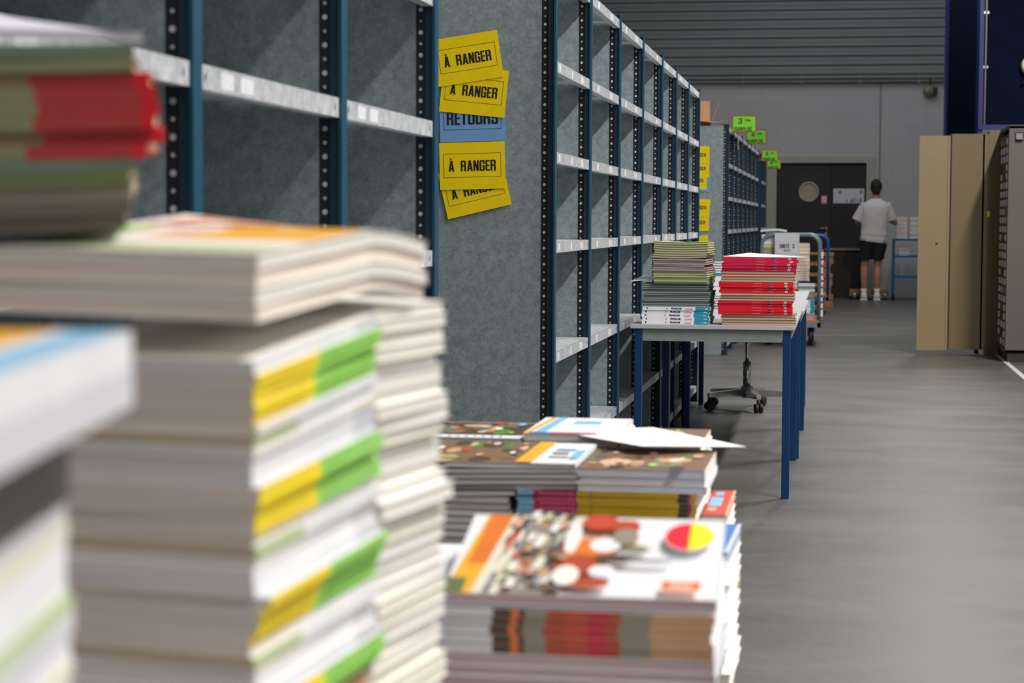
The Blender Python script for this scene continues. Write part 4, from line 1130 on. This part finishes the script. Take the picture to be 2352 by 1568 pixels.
# books on the farther shelving
for (x, y, z, seq, wh_, sd) in ((-1.08, 17.35, 1.0703, ['lg', 'gn', 'lg', 'lg', 'gn', 'wl', 'lg', 'gn', 'lg'], 'the pile on the farther shelving, first bay', 91),
                              (-1.07, 19.05, 1.3543, ['te', 'gn', 'te', 'te'], 'the turquoise pile on the farther shelving', 92),
                              (-1.07, 22.75, 1.3543, ['pn', 'tan', 'pn', 'tan', 'pn', 'tan'], 'the orange pile at the far end of the shelving', 93)):
    qstuff(x, y, z, seq)

# wooden pallets stacked behind the trolleys
for k in range(5):
    pallet_at((-0.71 + (0.01, -0.02, 0.0, -0.03, 0.01)[k], 27.6, 0.1445 * k), 0.01 * (k % 2), ('bottom', 'second', 'middle', 'fourth', 'topmost')[k] + ' wooden pallet of the stack behind the trolleys', 'wooden pallets stacked behind the trolleys')

# blue cart with books, right of the person
t = empty('shelf_cart', (1.25, 29.8, 0), 0, 'blue metal shelf cart with books, right of the person', 'cart')
for z in (0.875, 0.63, 0.33):
    b = MB(); b.box(-0.50, 0.30, -0.25, 0.25, z, z + 0.03, 'trolley_blue'); b.build('shelf', t)
for x in (-0.49, 0.29):
    for y in (-0.24, 0.24):
        b = MB(); b.box(x - 0.015, x + 0.015, y - 0.015, y + 0.015, 0.10, 0.905, 'trolley_blue'); lg_ = b.build('leg', t)
        b = MB(); b.tube([(x - 0.015, y, 0.05), (x + 0.015, y, 0.05)], 0.05, 'rubber', 16); b.build('caster', lg_)
qstuff(0.87, 29.75, 0.9053, ['tan', 'tan2', 'wh', 'tan2', 'tan', 'wh', 'tan', 'tan2', 'tan', 'wh', 'tan2', 'tan'])
qstuff(1.06, 29.75, 0.9053, ['tan', 'wh', 'tan2', 'tan', 'wh', 'tan', 'wh', 'tan2', 'tan', 'wh', 'tan2', 'tan', 'pn'])
qstuff(0.90, 29.75, 0.6603, ['wh', 'tan', 'wh', 'tan2', 'wh', 'tan2'])
tag(stuff_.build('stacked_books'), 'small distant book stacks on the blue cart, far trolley and far shelving', 'books', None, 'stuff')
# dark cabinet with a pale worktop, left of the person
t = empty('low_cabinet', (-0.06, 30.7, 0), 0, 'dark low cabinet with a pale top edge, behind the person', 'cabinet')
b = MB(); b.box(-0.17, 0.33, -0.22, 0.22, 0, 0.72, 'dark_stuff'); b.build('body', t)
b = MB(); b.box(-0.18, 0.34, -0.24, 0.22, 0.72, 0.745, 'stone'); b.build('top', t)
# pallet truck behind the feet
t = empty('pallet_truck', (0.42, 30.08, 0), 0, 'low pallet truck with a wooden pallet, behind the feet of the person', 'pallet truck')
b = MB()
for x in (-0.22, 0.22): b.box(x - 0.07, x + 0.07, -0.2, 0.33, 0.05, 0.09, 'olive')
b.build('forks', t)
b = MB(); b.box(-0.29, 0.29, -0.2, 0.33, 0.0905, 0.14, 'wood'); b.build('load_board', t)
for xw in (-0.24, 0.20):
    b = MB(); b.tube([(xw, -0.26, 0.06), (xw + 0.05, -0.26, 0.06)], 0.06, 'chrome', 16); b.build('wheel', t)

# ---------------------------------------------------------------- cabinets on the right
t = empty('metal_cabinet', (1.24, 17.6, 0), 0, 'tall beige metal cabinet with its folding door opened into the aisle', 'cabinet')
b = MB(); b.box(0.0, 0.45, 0.0, 0.28, 0, 1.925, 'cabinet_tan'); bevel(b.build('body', t), 0.004)
Ra = Matrix.Rotation(radians(-3), 3, 'Z')
b = MB(); b.box(-0.31, -0.035, 0.0, 0.02, 0.045, 1.90, 'cabinet_tan'); b.box(-0.05, -0.0, 0.0, 0.03, 0.045, 1.90, 'cabinet_tan'); d1 = b.build('door', t)
b = MB(); b.box(-0.585, -0.325, -0.012, 0.01, 0.035, 1.885, 'cabinet_beige'); b.box(-0.33, -0.312, 0.0, 0.018, 0.035, 1.90, 'dark_stuff'); b.box(-0.345, -0.325, -0.018, 0.0, 0.035, 1.885, 'cabinet_beige')
d2 = b.build('door', t)
b = MB(); b.tube([(-0.428, -0.016, 0.958), (-0.428, -0.012, 0.958)], 0.010, 'rubber', 12); b.build('lock', d2)
b = MB(); b.tube([(0.005, -0.012, 1.25), (0.005, 0.0, 1.25)], 0.01, 'darkteal', 10); b.box(-0.006, 0.016, -0.012, -0.006, 1.19, 1.24, 'lemon'); b.build('key', t)
t = empty('pigeonhole_cabinet', (1.335, 16.7, 0), 0, 'tall open cabinet with a grid of small pigeonholes, grey end panel', 'cabinet')
b = MB(); b.box(0.0, 0.5, 0.0, 0.02, 0.08, 1.925, 'cabinet_grey'); b.box(0.0, 0.5, 0.875, 0.892, 0.08, 1.925, 'cabinet_tan'); b.box(0.0, 0.5, 0, 0.892, 1.905, 1.93, 'cabinet_grey')
b.box(0.0, 0.5, 0, 0.892, 0.08, 0.10, 'cabinet_grey'); b.box(0.48, 0.5, 0, 0.892, 0.08, 1.925, 'cabinet_grey'); b.build('body', t)
b = MB(); b.box(0.02, 0.5, 0.01, 0.89, 0.0, 0.08, 'dark_stuff'); b.build('plinth', t)
b = MB(); b.box(0.004, 0.40, 0.03, 0.86, 0.11, 1.86, 'charcoal'); b.build('pigeonhole_block', t)
b = MB()
for k in range(4): b.box(-0.002, 0.004, 0.035 + k * 0.27, 0.045 + k * 0.27, 0.11, 1.86, 'cabinet_tan')
for j in range(25): b.box(-0.001, 0.004, 0.03, 0.86, 0.115 + j * 0.072, 0.121 + j * 0.072, 'cabinet_tan')
b.build('grid_frame', t)
rnd = random.Random(5)
b = MB()
for j in range(24):
    for k in range(3):
        y = 0.075 + k * 0.27; c_ = rnd.choice(['white'] * 8 + ['pale', 'pale', 'ivory', 'ivory', 'ivory', 'stone', 'charcoal', 'charcoal', 'olive', 'dullred'])
        b.box(-0.004, 0.004, y + 0.02, y + 0.16, 0.126 + j * 0.072, 0.126 + j * 0.072 + 0.05, c_)
tag(b.build('label_cards', t), None, None, None, 'stuff')
b = MB(); b.box(0.045, 0.115, -0.004, 0.0, 1.80, 1.875, 'dark_stuff'); b.box(0.055, 0.105, -0.03, -0.004, 1.815, 1.835, 'chrome'); b.box(0.055, 0.105, -0.006, -0.004, 1.83, 1.865, 'chrome'); b.build('label_holder', t)
b = MB(); b.tube([(0.05, 0.03, 0.0), (0.05, 0.03, 0.08)], 0.02, 'rubber', 12); b.build('foot', t)

# ---------------------------------------------------------------- the person


def remeshed(b, name, voxel, m, parent=None, smooth=6):
    o = b.build(name)
    md = o.modifiers.new('r', 'REMESH'); md.mode = 'VOXEL'; md.voxel_size = voxel
    ms = o.modifiers.new('s', 'SMOOTH'); ms.factor = 0.6; ms.iterations = smooth
    bpy.context.view_layer.update()
    me = D.meshes.new_from_object(o.evaluated_get(bpy.context.evaluated_depsgraph_get()))
    D.objects.remove(o)
    me.materials.clear(); me.materials.append(MATS[m])
    for p in me.polygons: p.use_smooth = True; p.material_index = 0
    return mk(name, me, parent)


PX, PY = 0.44, 29.5
t = empty('person', (PX, PY, 0), 0, 'person seen from behind in white T-shirt and black shorts, handling books', 'person')
b = MB(); S = 'skin_tone'
# legs (x: left -0.09, right 0.085), facing +Y
for sx, fx in ((-1, -0.105), (1, 0.083)):
    hx = 0.03 + sx * 0.085
    b.tube([(hx, 0, 0.90), (hx * 0.6 + fx * 0.4, 0.005, 0.72), (fx + 0.0, 0.01, 0.50), (fx, -0.012, 0.36), (fx, -0.01, 0.26), (fx, 0.0, 0.14), (fx, 0.0, 0.07)],
           [0.085, 0.075, 0.054, 0.053, 0.046, 0.034, 0.036], S, 16)
    b.ell((fx, 0.06, 0.04), (0.042, 0.12, 0.035), S)
# trunk, neck, head
b.tube([(0.03, 0, 0.84), (0.03, 0, 0.95), (0.035, 0.0, 1.1), (0.04, 0.0, 1.28), (0.045, 0, 1.40), (0.05, 0, 1.46)], [0.14, 0.15, 0.14, 0.165, 0.15, 0.06], S, 20, flat=0.68)
b.tube([(0.048, 0, 1.40), (0.05, 0.01, 1.50), (0.05, 0.02, 1.58)], [0.062, 0.056, 0.056], S, 14)
b.ell((0.05, 0.03, 1.64), (0.074, 0.095, 0.115), S, 20, 14)
b.ell((0.05, 0.125, 1.625), (0.012, 0.02, 0.02), S); b.ell((0.05, 0.085, 1.575), (0.045, 0.035, 0.04), S)
for sx in (-1, 1): b.ell((0.05 + sx * 0.077, 0.025, 1.63), (0.010, 0.020, 0.032), S)
# arms: upper arms hang outwards, forearms reach forward
for sx, sh_, el, wr in ((-1, (-0.13, 0, 1.40), (-0.225, 0.02, 1.14), (-0.12, 0.23, 1.08)), (1, (0.21, 0, 1.40), (0.285, 0.05, 1.15), (0.39, 0.26, 1.12))):
    sh_, el, wr = Vector(sh_), Vector(el), Vector(wr)
    b.tube([sh_, sh_.lerp(el, 0.5), el, el.lerp(wr, 0.35), wr], [0.052, 0.045, 0.037, 0.038, 0.026], S, 14)
    d = (wr - el).normalized(); side = Vector((0, 0, 1)); up = d.cross(side).normalized()
    palm = wr + d * 0.05
    b.ell(palm, (0.035, 0.05, 0.02), S, rot=Matrix((up, d, side)).transposed())
    for k, ln in enumerate((0.065, 0.075, 0.070, 0.055)):
        base = palm + d * 0.035 + up * (-0.026 + 0.0175 * k)
        b.tube([base, base + d * ln * 0.5 - side * 0.008, base + d * ln * 0.85 - side * 0.03], [0.0095, 0.0085, 0.007], S, 8)
    tb_ = palm - d * 0.02 - up * 0.03 * sx
    b.tube([tb_, tb_ + d * 0.03 - up * 0.02 * sx, tb_ + d * 0.06 - up * 0.022 * sx - side * 0.01], [0.013, 0.011, 0.009], S, 8)
body = remeshed(b, 'body', 0.0065, 'skin_tone', t, 4)
# eyes and mouth so that the face is complete
b = MB()
for sx in (-1, 1):
    b.ell((0.05 + sx * 0.03, 0.112, 1.65), (0.012, 0.008, 0.008), 'white', 10, 8); b.ell((0.05 + sx * 0.03, 0.119, 1.65), (0.005, 0.003, 0.005), 'ink', 8, 6)
b.build('eyes', t)
b = MB(); b.ell((0.05, 0.116, 1.585), (0.022, 0.006, 0.006), 'pink', 10, 6); b.build('mouth', t)
# hair
b = MB(); b.ell((0.05, 0.012, 1.665), (0.084, 0.098, 0.098), 'hair', 20, 14); b.ell((0.05, -0.03, 1.60), (0.066, 0.055, 0.062), 'hair')
for k in range(40):
    rnd_ = random.Random(k); a = rnd_.random() * 2 * pi; ph = rnd_.random() * 1.3
    b.ell((0.05 + 0.078 * sin(ph) * cos(a), 0.012 + 0.09 * sin(ph) * sin(a), 1.668 + 0.092 * cos(ph)), (0.014, 0.014, 0.012), 'hair', 8, 6)
remeshed(b, 'hair', 0.007, 'hair', t, 2)


# clothes as lofted elliptical rings
def loft(b, rings, m, seg=36, folds=0.0, wave=0):
    vs = []
    for i, (cx, cy, cz, rx, ry, tx) in enumerate(rings):
        for k in range(seg):
            a = 2 * pi * k / seg
            f = 1 + folds * sin(a * 5 + i * 0.9) * 0.5 + folds * sin(a * 9 - i * 1.7) * 0.5
            ex = 0.82
            ca, sa = cos(a), sin(a)
            vs.append((cx + rx * f * math.copysign(abs(ca) ** ex, ca), cy + ry * f * math.copysign(abs(sa) ** ex, sa), cz + tx * ca))
    fs = [(i * seg + k, i * seg + (k + 1) % seg, (i + 1) * seg + (k + 1) % seg, (i + 1) * seg + k) for i in range(len(rings) - 1) for k in range(seg)]
    nv = len(vs); fs += [tuple(reversed(range(seg))), tuple(range(nv - seg, nv))]
    b.add(vs, fs, m, True)


b = MB()
R_ = [(0.025, 0, 0.85, 0.198, 0.132, -0.028), (0.025, 0, 0.90, 0.198, 0.134, -0.024), (0.025, 0, 0.94, 0.190, 0.130, -0.016), (0.027, 0, 0.965, 0.196, 0.134, -0.012), (0.03, 0, 1.03, 0.188, 0.130, -0.006), (0.033, 0, 1.10, 0.190, 0.130, 0),
      (0.037, 0, 1.20, 0.194, 0.132, 0), (0.04, 0, 1.30, 0.200, 0.130, 0), (0.043, 0, 1.37, 0.202, 0.120, 0), (0.045, 0, 1.42, 0.178, 0.098, 0), (0.047, 0, 1.455, 0.115, 0.078, 0), (0.05, 0.002, 1.485, 0.066, 0.062, 0)]
loft(b, R_, 'shirt', 40, 0.018)
for sx, sh_, el in ((-1, (-0.10, 0, 1.405), (-0.225, 0.015, 1.165)), (1, (0.19, 0, 1.405), (0.285, 0.045, 1.175))):
    sh_, el = Vector(sh_), Vector(el)
    b.tube([sh_, sh_.lerp(el, 0.4), el], [0.070, 0.074, 0.078], 'shirt', 20, True)
sh_o = remeshed(b, 'tshirt', 0.009, 'shirt', t, 3)
b = MB()
for sx, fx in ((-1, -0.098), (1, 0.085)):
    hx = 0.025 + sx * 0.088
    loft(b, [(fx, 0.0, 0.60, 0.088, 0.098, 0), (fx * 0.6 + hx * 0.4, 0, 0.70, 0.096, 0.105, 0), (hx, 0, 0.80, 0.104, 0.115, 0), (hx, 0, 0.90, 0.098, 0.118, 0)], 'shorts', 24, 0.02)
    b.tube([(fx, 0, 0.601), (fx, 0, 0.62)], 0.085, 'shorts', 20); b.tube([(hx, 0, 0.85), (hx, 0, 0.91)], 0.10, 'shorts', 20)
b.ell((0.025, 0, 0.86), (0.17, 0.115, 0.10), 'shorts')
remeshed(b, 'shorts', 0.009, 'shorts', t, 2)
for fx in (-0.105, 0.083):
    b = MB(); b.tube([(fx, 0, 0.07), (fx, 0, 0.19)], [0.042, 0.040], 'white', 14); b.build('sock', t)
    b = MB(); b.ell((fx, 0.06, 0.045), (0.052, 0.14, 0.050), 'ivory'); b.ell((fx, -0.02, 0.065), (0.050, 0.055, 0.062), 'ivory'); b.box(fx - 0.05, fx + 0.05, -0.07, 0.18, 0.0, 0.022, 'white')
    remeshed(b, 'shoe', 0.008, 'ivory', t, 2)
